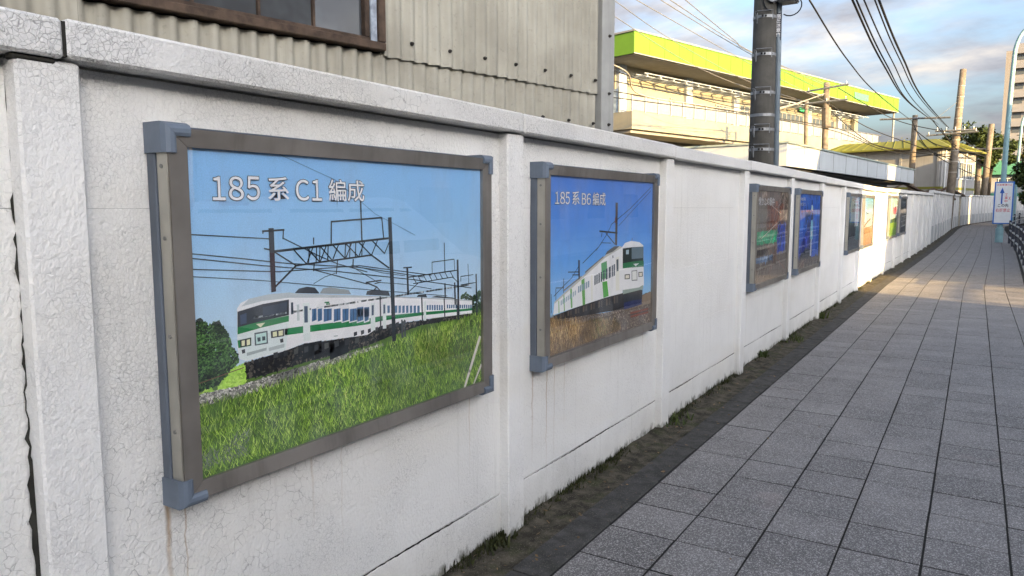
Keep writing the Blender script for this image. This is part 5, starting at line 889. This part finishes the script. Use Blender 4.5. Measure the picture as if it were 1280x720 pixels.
gb = empty('stripe_caster', (14.05, 7.8, 0), 0, 'unseen beam on two posts, added to cast a stripe across the sun patch', 'shadow beam'); MB().box(-.05, .05, 0, 3.2, 3.42, 3.50).build('beam', M['rail_dark'], gb); MB().box(-.05, .05, 0, .1, 0, 3.415).build('caster_post', M['rail_dark'], gb); MB().box(-.05, .05, 3.1, 3.2, 0, 3.415).build('caster_post', M['rail_dark'], gb)  # unseen beam added to throw a shadow stripe on the sunlit paving
# white van on the near lane (mirrored in the poster glass)
M['vanwhite'] = basic('white_car_paint', (.78, .79, .80), .18, .03, spec=.6); M['rubber'] = basic('tyre_rubber', (.02, .02, .02), .9); M['chrome'] = basic('wheel_silver', (.5, .5, .52), .3, .1, metal=.8); M['redlamp'] = basic('red_lamp_lens', (.45, .02, .03), .2, .05); M['headlamp'] = basic('clear_lamp_lens', (.7, .72, .74), .1, .05)
van = empty('white_van', (4.55, 5.25, -.125), 0, 'white compact van on the road, mirrored in the poster glass', 'van')
VW = 1.66
low_p = [(.02, .32), (.0, .75), (.03, 1.0), (2.75, 1.0), (3.35, .98), (4.0, .84), (4.1, .62), (4.1, .32), (3.75, .25), (.3, .25)]
m = MB(); m.prism([(y_, z_) for y_, z_ in low_p], 0, 0, VW); m.build('body', M['vanwhite'], van)
m = MB(); bt = [(.02, 1.0), (2.85, 1.0), (3.25, 1.0)]; tp = [(.14, 1.72), (2.15, 1.72)]
lo_ = [(0.0, .02, 1.001), (VW, .02, 1.001), (VW, 3.3, 1.001), (0, 3.3, 1.001)]; mi = [(.03, .05, 1.35), (VW - .03, .05, 1.35), (VW - .03, 2.75, 1.35), (.03, 2.75, 1.35)]; hi_ = [(.09, .16, 1.70), (VW - .09, .16, 1.70), (VW - .09, 2.2, 1.70), (.09, 2.2, 1.70)]; rf2 = [(.22, .32, 1.755), (VW - .22, .32, 1.755), (VW - .22, 2.0, 1.755), (.22, 2.0, 1.755)]
m.v = lo_ + mi + hi_ + rf2; m.f = [(0, 3, 2, 1), (12, 13, 14, 15)] + [(q * 4 + k, q * 4 + (k + 1) % 4, q * 4 + 4 + (k + 1) % 4, q * 4 + 4 + k) for q in range(3) for k in range(4)]; m.build('cabin', M['vanwhite'], van)
for sx in (0, 1):
    X_ = lambda v: VW - v if sx else v
    for (a, b, c, d) in ((.22, 1.02, 1.05, .26), (1.15, 1.95, 1.95, 1.15), (2.05, 2.95, 2.28, 2.05)): MB().face([(X_(.001 - .004), a, 1.06), (X_(.001 - .004), b, 1.06), (X_(.075), c if c < 2.2 else 2.24, 1.62), (X_(.075), d, 1.62)]).build('side_window', M['glass'], van, fix=False)
    for y_ in (.75, 3.35):
        w_ = MB().tube([(X_(-.02), y_, .32), (X_(.18), y_, .32)], .31, 20).build('wheel', M['rubber'], van); MB().tube([(X_(-.03), y_, .32), (X_(-.021), y_, .32)], .2, 16).build('rim', M['chrome'], w_)
    MB().box(X_(-.01), X_(.12), -.015, .05, .75, 1.15, .01).build('tail_lamp', M['redlamp'], van); MB().box(X_(.05), X_(.4), 3.98, 4.06, .66, .8, .01).build('headlamp', M['headlamp'], van); MB().box(X_(-.16), X_(-.01), 2.72, 2.82, 1.05, 1.2, .02).build('mirror', M['vanwhite'], van)
MB().face([(.12, 3.25, 1.03), (VW - .12, 3.25, 1.03), (VW - .16, 2.24, 1.68), (.16, 2.24, 1.68)]).build('windscreen', M['glass'], van, fix=False); MB().face([(.16, .028, 1.08), (VW - .16, .028, 1.08), (VW - .2, .13, 1.62), (.2, .13, 1.62)]).build('rear_window', M['glass'], van, fix=False)
MB().box(.6, VW - .6, .10, .15, 1.66, 1.70).build('brake_lamp', M['redlamp'], van)
